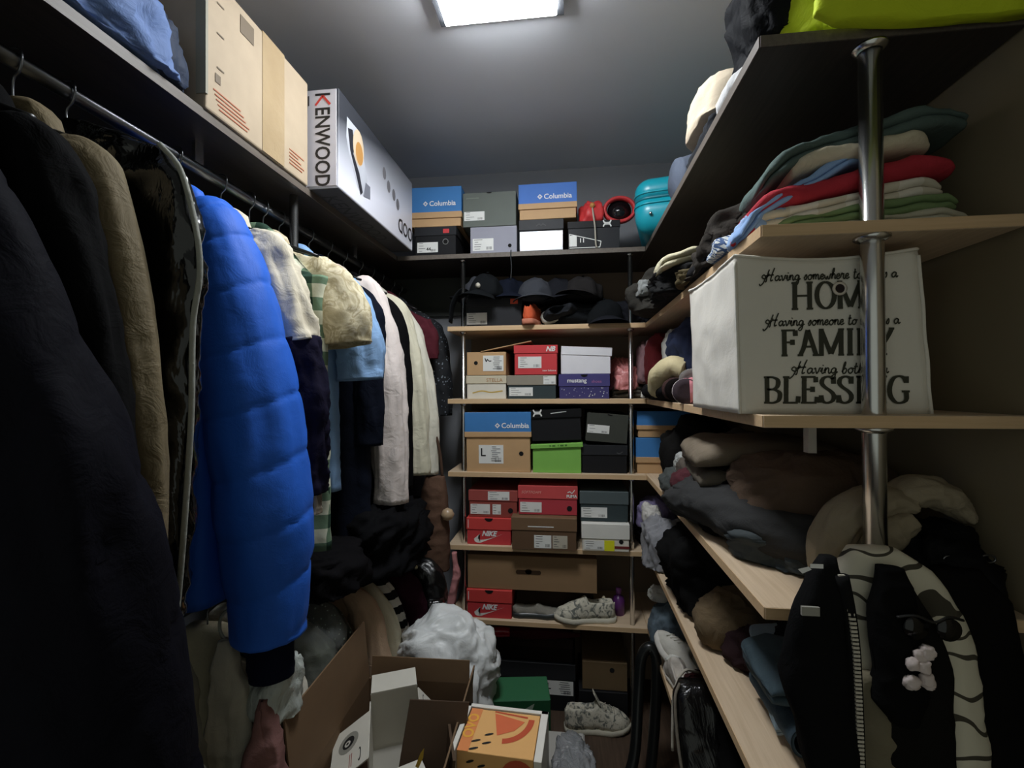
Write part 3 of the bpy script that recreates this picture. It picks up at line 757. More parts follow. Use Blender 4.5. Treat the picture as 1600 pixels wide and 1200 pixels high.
def garment(name, label, cat, y, mat, of=None, L=.72, W=.16, D=.03, sl=.6, rad=None, dx=.035, fyo=0.0, zt=1.805, rodz=RODZ, rz=-.10, seed=1, quilt=0, skew=0.0, smat=None, short=False, collar=0, wr=.15, ff=16.0, cuff=None, low=None, far=True, fold=.45, cmat=None, group='clothes on the upper rail', x=RODX, qa=.16, slope=.62):
    r = thing(name, label, cat, (x, y, zt), rz, group)
    rows = [(0, -.045, .045, 0, .016), (-.018, -.07, .07, 0, .022), (-.02 - slope * W * .45, -W * .62, W * .62, 0, .026), (-.02 - slope * W, -W * .97, W * .97, 0, D * .9), (-.14, -W, W, 0, D), (-.14 - (L - .14) * .5, -W * 1.02, W * 1.02, 0, D), (-L, -W * 1.06, W * 1.06, 0, D * 1.05)]
    panel('body', rows, mat, r, seed, fold=fold, ff=ff)
    rad = rad or [(.035, .03), (.055, .042), (.052, .04), (.045, .036)]
    rad = [(rad[0][0] * .45, rad[0][1] * .7)] + list(rad[1:])
    if sl:
        for s in ((1, -1) if far else (1,)):
            e = dx if s > 0 else min(dx, .03); z1 = -.03 - slope * W
            p = [(s * W * .5, 0, -.032 - slope * W * .45), (s * W * .93, 0, z1 * 1.08), (s * (W + e * .55), fyo * .3, z1 + (-sl - z1) * .30), (s * (W + e * .92), fyo * .7, z1 + (-sl - z1) * .65), (s * (W + e), fyo, -sl)]
            if low:
                frac, lm = low; C = spline(p, 80); i = int(80 * frac)
                n = len(rad); s_ = np.linspace(0, n - 1, 80); ra = np.interp(s_, range(n), [q[0] for q in rad]); rb = np.interp(s_, range(n), [q[1] for q in rad])
                o = sleeve('sleeve', r, C[:i + 2:6].tolist() + [C[i + 1].tolist()], list(zip(ra[:i + 2], rb[:i + 2])), smat or mat, seed + 3, wr=wr, cuff_in=False)
                sleeve('lower_sleeve', o, C[i::6].tolist() + [C[-1].tolist()], list(zip(ra[i:] * 1.02, rb[i:] * 1.02)), lm, seed + 3, wr=wr)
            else:
                o = sleeve('sleeve', r, p, rad, smat or mat, seed + 3, wr=wr, quilt=quilt, skew=skew, qa=qa)
            if cuff:
                cm, cl, cr = cuff; e = p[-1]
                sleeve('cuff', o, [(e[0], e[1], e[2] + .03), (e[0], e[1], e[2] - cl * .5), (e[0] + s * .004, e[1], e[2] - cl)], [(cr, cr * .8), (cr * .96, cr * .78), (cr * .92, cr * .75)], cm, seed + 9, n=20, k=28, wr=.05)
    if collar:
        th = np.linspace(0, 2 * PI, 18, endpoint=False)
        c = [(.046 * math.cos(a), .016 * math.sin(a), -.002 + .006 * math.sin(a)) for a in th]; c.append(c[0])
        tube_obj('collar', c, [(collar * .16, collar * .30)], cmat or mat, r, 40, 10, ref=(0, 0, 1))
    if of: hanger(y, x, rodz, of, W * .9, rz=rz, dz=rodz - zt - .006 + .02)
    return r

# ================================================================== UPPER RAIL
g = garment('puffer_coat', 'dark navy puffer coat hanging nearest on the left rail', 'coat', .41, NAVYP, 'dark navy puffer coat', L=1.05, W=.10, D=.05, sl=1.02, rad=[(.03, .03), (.045, .045), (.07, .07), (.088, .085), (.095, .09), (.085, .085)], dx=.15, fyo=.13, seed=2, quilt=7, skew=.5, rz=-.05)
garment('long_coat', 'plain black coat between the navy puffer and the olive coat', 'coat', .535, BLACKC, 'plain black coat', L=1.0, W=0.14, sl=.72, seed=4, rad=[(.035, .03), (.055, .042), (.058, .045), (.05, .04)], dx=0.075, rz=-.05)
g = garment('suede_coat', 'olive brown suede coat hanging beside the black garment bag', 'coat', .60, OLIVE, 'olive brown suede coat', L=.80, W=0.14, D=.03, sl=.70, rad=[(.035, .028), (.058, .04), (.055, .036), (.056, .034), (.054, .03)], dx=0.075, seed=6, wr=.06, rz=-.08)
# garment bag with piping
gb = thing('garment_bag', 'glossy black garment bag edged with grey piping', 'garment bag', (RODX, .675, 1.815), -.06, 'clothes on the upper rail')
brow = [(0, -.05, .05, 0, .014), (-.02, -.09, .10, 0, .02), (-.055, -.17, .19, 0, .024), (-.10, -.20, .228, 0, .026), (-.19, -.205, .255, 0, .028), (-.26, -.205, .262, 0, .028), (-.34, -.205, .250, 0, .028), (-.5, -.20, .246, 0, .03), (-.75, -.20, .225, 0, .03), (-.82, -.2, .21, 0, .03), (-.90, -.2, .225, 0, .03), (-1.0, -.2, .222, 0, .03)]
panel('bag_body', brow, M_VINYL, gb, 8, fold=.7, ff=13, crease=.012, nu=56, nv=90)
tube_obj('piping', [(q[2] + .004, -.012, q[0]) for q in brow[2:]], .0042, fab((150, 152, 144)), gb, 120, 8)
hanger(.675, RODX, RODZ, 'glossy black garment bag', .17, rz=-.06, dz=.058)
g = garment('puffer_jacket', 'bright blue quilted puffer jacket with a long sleeve', 'jacket', .89, BLUEP, 'bright blue puffer jacket', L=.86, W=.105, D=.06, sl=.93, rad=[(.04, .04), (.056, .054), (.078, .072), (.09, .085), (.09, .087), (.068, .066)], dx=.098, fyo=.03, seed=11, quilt=10, skew=.16, wr=.05, rz=-.08, cuff=(fab((18, 22, 40)), .085, .050), collar=0, qa=.115)
g = garment('varsity_jacket', 'cream jacket with a navy lower sleeve and ribbed cuff', 'jacket', 1.02, CREAMC, 'cream jacket with navy sleeve', L=.62, W=0.13, sl=.66, rad=[(.04, .03), (.062, .045), (.06, .045), (.056, .042), (.045, .036)], dx=0.1, wr=.2, seed=13, low=(.55, NAVYC), cuff=(pat_stripe((170, 160, 140), (120, 110, 96), 150, 0, 'ribbed_cuff'), .05, .036))
garment('plaid_shirt', 'green and white plaid shirt showing below the floral one', 'shirt', 1.12, M_PLAID, 'green plaid shirt', L=.82, W=.222, D=.03, sl=0, seed=15, ff=20, slope=.7)
garment('floral_shirt', 'cream floral short sleeved shirt beside the varsity style jacket', 'shirt', 1.175, M_FLORAL, 'cream floral shirt', L=.42, W=0.14, sl=.315, rad=[(.04, .03), (.07, .045), (.085, .05), (.088, .05)], dx=0.095, seed=17, wr=0.16, rz=-.14)
garment('pale_blue_shirt', 'pale blue short sleeved shirt next to the floral shirt', 'shirt', 1.30, LBLUE, 'pale blue shirt', L=.72, W=0.15, sl=.40, rad=[(.04, .03), (.065, .04), (.068, .042), (.066, .04)], dx=0.085, seed=19, wr=0.15, rz=-.12)
garment('navy_trousers_suit', 'very dark navy suit jacket hanging low beside the white shirt', 'jacket', 1.40, NAVY2, 'very dark navy suit', L=1.02, W=.2, D=.045, sl=.6, seed=21, dx=.0, rz=-.08)
garment('white_shirt', 'pinkish white long sleeved shirt with a crumpled elbow', 'shirt', 1.52, WHITEC, 'pinkish white shirt', L=.66, W=0.145, sl=.80, rad=[(.04, .03), (.07, .045), (.07, .046), (.074, .05), (.06, .042), (.052, .036)], dx=0.095, seed=23, wr=0.22, rz=-.15, fold=.6)
garment('black_pullover', 'black pullover squeezed between the white shirt and cream blazer', 'pullover', 1.63, BLACKC, 'black pullover', L=.80, W=.19, sl=.78, seed=25, dx=.03, rz=-.1)
garment('cream_blazer', 'cream long sleeved blazer further along the upper rail', 'jacket', 1.76, CREAM2, 'cream blazer', L=.72, W=0.15, sl=.75, rad=[(.04, .03), (.062, .045), (.058, .042), (.054, .04), (.048, .034)], dx=0.095, wr=.2, seed=27, rz=-.15)
garment('ivory_cardigan', 'narrow ivory cardigan just behind the cream blazer', 'cardigan', 1.87, fab((226, 222, 206)), 'ivory cardigan', L=.70, W=0.15, sl=.77, rad=[(.035, .03), (.05, .036), (.046, .034), (.036, .03)], dx=0.11, wr=.2, seed=29, rz=-.12)
garment('maroon_dress', 'dark maroon dress near the far end of the rail', 'dress', 1.97, MAROON, 'dark maroon dress', L=.78, W=.19, sl=.3, seed=31, dx=0.03, rz=-.1)
garment('speckled_jacket', 'black speckled jacket at the far end of the rail', 'jacket', 2.10, M_SPEC, 'black speckled jacket', L=.62, W=0.17, sl=.55, rad=[(.04, .035), (.075, .055), (.07, .05), (.06, .045)], dx=0.06, seed=33, rz=-.1)
garment('charcoal_trousers', 'charcoal garment hanging against the back wall end', 'trousers', 2.20, fab((34, 32, 34)), 'charcoal garment', L=.95, W=0.15, sl=0, seed=35)
# spare hangers seen above the clothes
hg = hanger(1.245, RODX, RODZ, 'x', .15, plain((40, 92, 78), .4), rz=.2); hg['label'] = 'green plastic hanger between the floral and pale blue shirts'

# ================================================================== LOWER RAIL
LZ = .905; GL = 'clothes on the lower rail'
def lowg(*a, **k):
    k.setdefault('zt', .845); k.setdefault('rodz', LZ); k['group'] = GL; return garment(*a, **k)
lowg('blouse', 'ivory blouse below the blue puffer sleeve', 'blouse', .98, fab((206, 196, 166)), 'ivory blouse', L=.62, W=.15, sl=.5, rad=[(.04, .03), (.06, .04), (.058, .04), (.05, .036)], dx=.015, seed=41, wr=.14, fold=.7, rz=-.08)
lowg('white_vest', 'white jacket with black lining on the lower rail', 'jacket', 1.07, fab((212, 206, 190)), 'white jacket with black lining', L=.52, W=.15, sl=.40, seed=43, rad=[(.03, .03), (.04, .03), (.038, .03)], dx=.015, rz=-.08)
lowg('grey_dress', 'grey dress under a clear plastic cover', 'dress', 1.17, fab((92, 96, 86)), 'plastic covered grey dress', L=.6, W=.15, sl=.35, seed=45, dx=.015, rz=-.08)
lowg('sequin_dress', 'dark green sequinned dress on the lower rail', 'dress', 1.28, M_SPARK, 'dark green sequinned dress', L=.62, W=.15, sl=.4, rad=[(.04, .03), (.06, .045), (.055, .04)], dx=.015, seed=47, rz=-.08)
lowg('beige_coat', 'pinkish beige coat on the lower rail', 'coat', 1.43, fab((196, 166, 138)), 'pinkish beige coat', L=.7, W=.185, sl=.62, rad=[(.035, .03), (.06, .045), (.055, .04), (.045, .035)], dx=.04, seed=49, rz=-.15)
lowg('ivory_jacket', 'ivory jacket between the beige coat and striped shirt', 'jacket', 1.51, fab((206, 198, 172)), 'ivory jacket', L=.66, W=.19, sl=.55, seed=51, dx=.06, rad=[(.035, .03), (.055, .04), (.045, .035)], rz=-.15)
lowg('striped_shirt', 'black and white striped shirt on the lower rail', 'shirt', 1.58, M_STRIPE, 'black and white striped shirt', L=.66, W=.195, sl=.60, seed=53, dx=.06, rad=[(.03, .03), (.045, .035), (.04, .03)], rz=-.12)
lowg('plum_dress', 'dark plum dress beside the striped shirt', 'dress', 1.67, fab((50, 22, 34)), 'dark plum dress', L=.66, W=.2, sl=.3, seed=55, dx=.06, rz=-.1)
pd = lowg('petal_dress', 'black dress with cream petal dots on the shoulder', 'dress', 1.78, vinyl((10, 10, 11), .3, .4, 9, 'satin_black'), 'black dress with cream dots', L=.75, W=.21, sl=.30, seed=57, dx=.08, rad=[(.04, .035), (.07, .05), (.065, .05)], rz=-.1, zt=.865)
for i, (px, pz) in enumerate(((.27, -.06), (.295, -.065), (.25, -.095), (.285, -.105), (.235, -.14), (.262, -.145))):
    lathe_obj('petal', [(.0005, -.003), (.009, -.001), (.0005, .003)], fab((220, 210, 170)), pd, 10, (px, -.075, pz), (PI / 2, 0, .2))
pl = panel('plastic_cover', [(.82, -.86, -.66, 1.19, .05), (.74, -.95, -.60, 1.17, .075), (.5, -.96, -.58, 1.16, .09), (.3, -.97, -.57, 1.16, .09)], M_PLASTIC, None, 46, fold=.5, crease=.01)
setp(pl, 'clear plastic cover over the grey dress', 'garment cover')
# ================================================================== SHOES, CAPS, SMALL THINGS
def shoe(label, loc, rz, up, sole, L=.27, H=.085, rx=0.0, ry=0.0, tongue=None, name='shoe', cat='shoe', lace=None, group=None, wob=.003, seed=3):
    r = thing(name, label, cat, loc, rot=(rx, ry, rz), group=group)
    s = np.linspace(0, 1, 40); k = 36
    hw = np.interp(s, [0, .04, .15, .35, .5, .7, .85, .95, 1], [.010, .026, .034, .031, .034, .045, .042, .026, .006]) * L / .27
    hh = np.interp(s, [0, .05, .2, .38, .5, .62, .8, .93, 1], [.055, .08, .078, .075, .082, .066, .048, .034, .016]) * H / .085
    th = np.linspace(0, 2 * PI, k, endpoint=False)
    cu = np.sign(np.cos(th)) * np.abs(np.cos(th)) ** .75; su = np.sin(th)
    zb = .018
    top = np.where(su > 0, np.abs(su) ** .8, 0)
    Z = zb + hh[:, None] * top[None]
    Y = hw[:, None] * cu[None] * (1 - .28 * top[None] ** 3)
    dip = np.clip(1 - np.abs((s - .24) / .23), 0, 1)[:, None] ** .5 * np.clip((top[None] - .80) / .16, 0, 1)
    Z = Z - dip * (.055 * H / .085)
    X = np.repeat((s * L - L / 2)[:, None], k, 1)
    P = np.stack([X, Y, Z], -1); P += wob * pn(P * 45 + seed)[..., None]
    v, f = loft(P); mesh('upper', v, f, up, r)
    so = np.stack([np.concatenate([s * (L + .008) - L / 2 - .004, (s * (L + .008) - L / 2 - .004)[::-1]]), np.concatenate([hw + .004, -(hw + .004)[::-1]]), ], -1)
    lo = np.concatenate([so, np.full((80, 1), 0.0)], 1); hi = np.concatenate([so, np.full((80, 1), .022)], 1)
    lift = np.interp(so[:, 0] / L + .5, [0, .7, 1], [0, 0, .012]); lo[:, 2] += lift; hi[:, 2] += lift * .7
    v, f = loft(np.stack([lo * np.array((.985, .95, 1)), lo + np.array((0, 0, .005)), hi])); mesh('sole', v, f, sole, r)
    if tongue: tube_obj('tongue', [(L * .07, 0, .07 * H / .085), (L * .0, 0, .095 * H / .085), (-L * .06, 0, .118 * H / .085)], [(.004, .02), (.004, .024), (.003, .022)], tongue, r, 10, 12, ref=(0, 1, 0))
    if lace:
        for i in range(4):
            x = L * (.12 + .065 * i); z = .018 + np.interp(.5 + .12 + .065 * i, s, hh) * .97
            tube_obj('lace', [(x, -.022, z - .008), (x, 0, z + .003), (x + .006, .022, z - .008)], .0028, lace, r, 8, 6)
    return r

def cap(label, loc, rz, mat, tilt=(0, 0), brim=None, R=.085, seed=1, peak=True):
    r = thing('cap', label, 'cap', loc, rot=(tilt[0], tilt[1], rz), group='caps on the second shelf')
    k = 40; t = np.linspace(0, PI / 2, 14); th = np.linspace(0, 2 * PI, k, endpoint=False)
    rr = np.cos(t)[:, None] * (1 + .025 * np.abs(np.cos(3 * th))[None]); zz = np.sin(t) ** .85 * .105
    P = np.stack([R * rr * np.cos(th) * 1.12, R * rr * np.sin(th), np.repeat(zz[:, None], k, 1)], -1)
    P += .010 * pn(P * 22 + seed * 3)[..., None]
    v, f = loft(P); mesh('crown', v, f, mat, r)
    lathe_obj('button', [(.0005, 0), (.006, .001), (.005, .005), (.0005, .006)], brim or mat, r, 10, (0, 0, .108))
    if peak:
        a = np.linspace(-.95, .95, 24); n = 8; V = []
        for i in range(n):
            q = i / (n - 1); ex = R * 1.05 + q * .07 * np.cos(a * 1.2)
            V.append(np.stack([ex * np.cos(a * .98), ex * np.sin(a * .98) * .98, .012 + .018 * np.cos(a * 1.6) * (1 - q * .2) - q * .02], -1))
        V = np.array(V); W = V.copy(); W[..., 2] -= .003
        m = V.reshape(-1, 3); F = gridfaces(n, 24, False).tolist(); o = len(m)
        F2 = [[b + o for b in q[::-1]] for q in F]
        rim = list(range(24)), [(n - 1) * 24 + i for i in range(24)]
        E_ = []
        for ring, fl in ((rim[0], 0), (rim[1], 1)):
            for i in range(23):
                q = [ring[i], ring[i + 1], ring[i + 1] + o, ring[i] + o]; E_.append(q if fl else q[::-1])
        mesh('peak', np.concatenate([m, W.reshape(-1, 3)]), F + F2 + E_, brim or mat, r)
    return r

DK = [fab((30, 31, 36)), fab((24, 28, 40)), fab((58, 60, 66)), fab((22, 24, 26)), fab((40, 38, 38))]
# caps and clutter on the second shelf
cap('dark cap with a grey crown on top of the black box', (-.385, 2.05, z1 + .124), 2.7, DK[2], (.1, -.1), DK[0], seed=2)
lathe_obj('badge', [(.0005, -.003), (.013, 0), (.0005, .004)], fab((190, 184, 170)), cap('black cap with a pale badge lying over the box corner', (-.355, 1.985, z1 + .122), -1.9, DK[3], (-.12, .05), DK[3], R=.07, seed=3), 12, (.075, 0, .045), (0, PI / 2, 0))
cap('navy blue cap beside the black box on the caps row', (-.262, 2.08, z1 + .124), -1.5, DK[1], (0, .05), seed=5)
heap('dark_clothes', 'heap of black clothes under the caps', 'clothes', (.03, 2.13, z1), (.40, .25, .125), DK[3], 61, crease=.22)
cap('grey striped cap in the middle of the caps', (-.142, 2.05, z1 + .11), -1.6, DK[2], (.05, 0), DK[2], seed=7)
cap('dull black cap right of the grey striped cap', (-.045, 2.09, z1 + .115), -1.3, DK[0], (.1, 0), seed=9)
cap('charcoal cap with raised peak near the right pole', (.058, 2.06, z1 + .115), -2.0, DK[4], (0, -.1), seed=11)
cap('black cap resting on the shelf edge by the pole', (.15, 2.02, z1 + .003), -1.4, DK[3], (0, 0), DK[0], R=.075, seed=13)
st = thing('bag_strap', 'black strap hanging past the left pole beside the box', 'strap', (-.47, 2.0, z1 + .13))
tube_obj('strap', [(.06, .02, .02), (.01, -.01, .03), (-.025, -.03, -.03), (-.035, -.035, -.11)], [(.004, .022), (.005, .03), (.006, .036), (.005, .028)], DK[3], st, 24, 12, ref=(0, 1, 0))
shoe('orange sandal standing beside the black box', (-.150, 2.02, z1 + .002), 1.35, fab((214, 96, 60)), fab((190, 120, 96)), L=.2, H=.085, ry=-.0, lace=fab((228, 130, 90)), name='sandal', cat='sandal')
shoe('dark sneaker lying on its side showing a pale sole', (-.03, 2.04, z1 + .052), .5, fab((40, 42, 46)), fab((176, 176, 168)), L=.2, rx=1.25, ry=-.25)
heap('dark_scarf', 'dark scarf bundled at the shelf corner beside the caps', 'clothes', (.262, 2.12, z1), (.17, .2, .13), DK[0], 63, crease=.24)
cd = tube_obj('cord', [(-.238, 1.936, 1.955), (-.239, 1.934, 1.93), (-.236, 1.934, 1.88), (-.24, 1.936, 1.83)], .0025, plain((26, 28, 30), .6), None, 20, 6)
setp(cd, 'thin dark cord hanging from the dark top shelf', 'cord')

# red goggles strap and suitcase on the top shelf
rg = thing('goggles', 'red rubber goggles with a strap lying on the charcoal box', 'goggles', (.13, 2.03, ZS[0] + .123))
REDR = plain((206, 58, 60), .45)
v, f = crumple((.10, .09, .105), 71, crease=.2, n=(40, 26)); mesh('strap_bundle', v, f, REDR, rg, (-.03, 0, 0))
tube_obj('lens_rim', [(.02 + .065 + .062 * math.cos(a), -.01, .058 + .05 * math.sin(a)) for a in np.linspace(0, 2 * PI, 25)], [(.009, .016)], REDR, rg, 60, 10)
lathe_obj('lens', [(.0005, -.004), (.05, -.002), (.05, .004), (.0005, .02)], plain((22, 20, 22), .12), rg, 24, (.085, .004, .056), (PI / 2, 0, 0))
lathe_obj('buckle', [(.0005, -.008), (.011, -.004), (.011, .004), (.0005, .008)], plain((200, 140, 80), .35), rg, 14, (-.03, -.045, .07), (PI / 2, 0, 0))
tube_obj('cord', [(-.03, -.055, .055), (-.028, -.075, .02), (-.022, -.082, -.03), (-.018, -.080, -.105), (-.012, -.078, -.118)], .0035, fab((176, 170, 156)), rg, 24, 7)
TEAL = plain((22, 150, 168), .32); TEALD = plain((16, 108, 122), .4)
sc = thing('suitcase', 'teal hard shell suitcase lying at the corner of the top shelf', 'suitcase', (.238, 1.76, ZS[0] + .001), -.22)
def rrect(w, d, r, ins, n=10):
    P = []
    for cx, cy, a0 in ((w - r, d - r, 0), (r, d - r, 90), (r, r, 180), (w - r, r, 270)):
        for a in np.linspace(a0, a0 + 90, n):
            q = max(r - ins, .002) if ins > 0 else r - ins
            P.append((cx + q * math.cos(math.radians(a)), cy + q * math.sin(math.radians(a))))
    return P
def case_loft(name, prof, mat): 
    R = np.array([[(p[0], p[1], z) for p in rrect(.40, .46, .06, ins)] for z, ins in prof]); v, f = loft(R); return mesh(name, v, f, mat, sc)
def dome(z0, z1, up): return [(z1 - (z1 - z0) * (1 - math.sin(a)) if up else z0 + (z1 - z0) * (1 - math.sin(a)), .055 * (1 - math.cos(a))) for a in np.linspace(0, PI / 2, 12)]
case_loft('lower_shell', [(z, i) for z, i in dome(0, .075, False)][::-1] + [(.118, 0)], TEAL)
case_loft('upper_shell', [(.122, 0)] + dome(.155, .205, True), TEAL)
case_loft('zip_band', [(.114, .002), (.114, -.001), (.126, -.001), (.126, .002)], TEALD)
case_loft('rib', [(.137, .002), (.137, -.003), (.143, -.003), (.143, .002)], TEAL); case_loft('rib', [(.097, .002), (.097, -.003), (.103, -.003), (.103, .002)], TEAL)
box('lock', .12, .19, -.005, .012, .048, .085, TEALD, sc, .004, 2)
tube_obj('handle', [(.2, -.002, .07), (.2, -.02, .075), (.26, -.022, .078), (.30, -.02, .075), (.30, -.002, .07)], .006, plain((30, 60, 66), .5), sc, 24, 8)
for q in (.06, .36): lathe_obj('stud', [(.0005, -.004), (.006, -.002), (.005, .004), (.0005, .005)], M_CHROME, sc, 10, (q, -.004, .06), (PI / 2, 0, 0))
# --- right top shelf
rl = thing('bedding_roll', 'slate grey rolled blanket at the edge of the right top shelf', 'blanket', (.33, 1.50, ZS[0]))
v, f = loft(rings_mod(tube([(0, 0, .075), (.12, .02, .078), (.34, .03, .075)], [.06, .074, .075, .07], 30, 30), 4, .08)); mesh('roll', v, f, fab((96, 104, 120)), rl)
tube_obj('tie', [(.10 + .001 * a, .018 + .079 * math.cos(a), .078 + .079 * math.sin(a)) for a in np.linspace(0, 2 * PI, 20)], .004, fab((206, 196, 160)), rl, 40, 6)
heap('pillow', 'cream pillow overhanging the dark right top shelf', 'pillow', (.46, 1.25, ZS[0] + .078), (.31, .26, .115), fab((216, 200, 176), wr=.2), 81, lobes=.12, crease=.05, sq=.7, flat=.3)
heap('dark_blanket', 'dark grey blanket under the cream pillow', 'blanket', (.49, 1.23, ZS[0]), (.34, .36, .085), fab((50, 52, 56)), 82, lobes=.12, crease=.1, sq=.65)
heap('white_towel', 'white towel edge sticking out below the black jacket', 'towel', (.40, .99, ZS[0]), (.17, .16, .05), fab((206, 206, 206)), 83, lobes=.1, crease=.06, sq=.6)
v, f = crumple((.22, .24, .20), 84, lobes=.3, crease=.13, n=(90, 56)); bj = mesh('black_jacket', v, f, fab((24, 25, 28), .7), None, (.435, .955, ZS[0] + .05)); setp(bj, 'black jacket bundled on the right top shelf beside the neon one', 'jacket')
nj = thing('neon_jacket', 'neon yellow green jacket spilling over the right top shelf', 'jacket', (.56, .905, ZS[0]))
NEON = fab((196, 214, 42), .7, .14, .3)
v, f = crumple((.36, .26, .20), 85, lobes=.2, crease=.10, sq=.62, n=(90, 56), flat=.2); mesh('bundle', v, f, NEON, nj, (0, .02, .001), (0, 0, .1))
panel('drooping_hem', [(.075, -.150, .13, -.095, .022), (.04, -.172, .135, -.118, .022), (.012, -.178, .136, -.124, .016), (-.006, -.15, .136, -.124, .013), (-.018, -.03, .134, -.124, .010)], NEON, nj, 86, fold=.3, meander=.004, crease=.003)
# --- right second shelf: folded stack near the end
GS = 'folded clothes at the end of the right shelf'
def fold_x(name, label, zl, zr, x0, x1, th, rgb, seed, y=.835, d=.24, k=2, droop=.02, cat='clothes'):
    m = fab(rgb) if isinstance(rgb, tuple) else rgb
    pts = [(x0, y + .012, zl - droop), (x0 + (x1 - x0) * .18, y + .004, zl + (zr - zl) * .16), (x0 + (x1 - x0) * .5, y, zl + (zr - zl) * .55), (x0 + (x1 - x0) * .8, y, zl + (zr - zl) * .88), (x1, y + .01, zr)]
    return folded(name, label, cat, pts, (.10, 1, 0), d, th, m, seed, k, group=GS)
Z1 = ZS[1]
fold_x('folded_shirt', 'pale grey folded shirt lowest in the stack near the pole', Z1 + .002, Z1 + .002, .395, .66, .022, (196, 192, 172), 91, k=2, droop=0)
fold_x('folded_shirt', 'sage green folded shirt under the white one', Z1 + .003, Z1 + .028, .350, .64, .026, (122, 146, 100), 92, k=2, droop=0, d=.22)
fold_x('folded_shirt', 'white folded shirt with stripes above the green one', Z1 + .006, Z1 + .056, .318, .62, .030, pat_stripe((206, 198, 180), (222, 216, 204), 12, 0, 'white_striped_cloth'), 93, k=2, droop=.0, y=.842)
fold_x('folded_sweater', 'red folded sweater in the stack near the pole', Z1 + .036, Z1 + .092, .318, .635, .034, (176, 50, 62), 94, k=1, droop=.004)
fold_x('folded_shirt', 'pale blue shirt slipping off the stack beside the red sweater', Z1 + .020, Z1 + .118, .305, .50, .020, (140, 172, 218), 95, k=2, droop=.022, y=.846, d=.2)
fold_x('folded_sweater', 'beige folded sweater above the red one', Z1 + .108, Z1 + .134, .385, .60, .028, (206, 196, 172), 96, k=1, droop=.006)
fold_x('folded_sweater', 'teal grey folded sweater topping the stack', Z1 + .114, Z1 + .172, .345, .665, .034, (84, 100, 96), 97, k=2, droop=.028, y=.845)
rc = heap('red_collar', 'small red collar poking out between pale blue cloths', 'clothes', (.335, .90, Z1), (.055, .07, .035), fab((206, 52, 60)), 98)
heap('fleece_jacket', 'charcoal brown fleece drooping over the right shelf edge', 'jacket', (.41, 1.16, Z1 - .002), (.25, .30, .155), fab((58, 54, 50), .95), 99, lobes=.35, crease=.2, n=(90, 56), lean=.25)
folded('folded_trousers', 'black trousers lying between the fleece and the stack', 'clothes', [(.305, 1.09, Z1 + .0), (.40, 1.07, Z1 + .06), (.55, 1.07, Z1 + .12), (.66, 1.07, Z1 + .13)], (0, 1, 0), .2, .035, fab((30, 30, 32)), 100, 2)
heap('lattice_shirt', 'white shirt with blue lattice print at the shelf edge', 'shirt', (.335, 1.005, Z1), (.085, .12, .045), pat_lattice((62, 88, 130), (214, 216, 212)), 101, crease=.08)
heap('blue_collar', 'pale blue shirt collar beside the lattice print shirt', 'shirt', (.345, .915, Z1 + .0), (.07, .12, .05), fab((152, 180, 220)), 102)
folded('hand_towel', 'cream towel folded over the dark clothes on the right shelf', 'towel', [(.255, 1.31, Z1 + .062), (.30, 1.31, Z1 + .075), (.36, 1.31, Z1 + .085), (.46, 1.31, Z1 + .08)], (0, 1, 0), .13, .034, fab((206, 198, 168)), 103, 2)
heap('dark_trousers', 'black trousers heaped under the cream towel', 'clothes', (.40, 1.46, Z1), (.30, .34, .10), fab((34, 34, 34)), 104, crease=.22, lobes=.3)
heap('grey_sweater', 'charcoal sweater with a pale cuff near the shelf corner', 'sweater', (.375, 1.76, Z1), (.28, .30, .16), fab((56, 54, 50)), 105, crease=.22, lobes=.35)
heap('pale_cuff', 'pale cuff lying on the charcoal sweater', 'clothes', (.262, 1.68, Z1 + .055), (.05, .06, .06), fab((136, 138, 136)), 106)
heap('olive_trousers', 'olive brown trousers hanging off the right shelf above the storage box', 'clothes', (.40, 1.28, Z1), (.22, .16, .055), fab((84, 74, 50)), 107, crease=.14)
# --- third shelf, right: socks and small clothes
Z2 = ZS[2]; GK = 'small clothes on the right third shelf'
def bit(name, label, x, y, z, s, rgb, seed, cat='clothes', rz=0.0, **kw): return heap(name, label, cat, (x, y, z), s, fab(rgb) if isinstance(rgb, tuple) else rgb, seed, rz, GK, **kw)
heap('pink_bag', 'pink plastic bag at the right end of the third shelf', 'bag', (.236, 2.11, Z2 + .03), (.12, .2, .155), vinyl((206, 130, 128), .3, .8, 14, 'pink_plastic'), 110, crease=.22)
folded('folded_scarf', 'dark grey folded scarf under the pink bag', 'scarf', [(.176, 2.03, Z2 + .002), (.23, 2.02, Z2 + .004), (.30, 2.0, Z2 + .002), (.36, 1.98, Z2)], (.2, 1, 0), .2, .05, fab((70, 66, 58)), 111, 3)
bit('mauve_straps', 'mauve cloth with thin straps behind the right pole', .335, 2.03, Z2 + .055, (.10, .16, .2), (140, 108, 112), 112, crease=.24)
bit('dark_red_sweater', 'dark red sweater on the right third shelf', .40, 1.90, Z2 + .04, (.18, .2, .22), (108, 34, 38), 113)
bit('navy_sweater', 'navy sweater bundle beside the white storage box', .44, 1.60, Z2 + .05, (.24, .24, .225), (46, 54, 80), 114)
bit('white_knit', 'white knitted piece between red and navy sweaters', .365, 1.74, Z2 + .14, (.06, .08, .115), (190, 188, 180), 115)
bit('black_bundle', 'black bundle filling the right third shelf', .43, 1.78, Z2, (.26, .5, .10), (22, 22, 24), 116, crease=.18)
bit('striped_sock', 'black and white striped sock on the right third shelf', .322, 1.86, Z2 + .002, (.075, .07, .06), pat_stripe((20, 20, 20), (206, 204, 196), 60, 0, 'sock_stripe'), 117, 'sock', rz=.4)
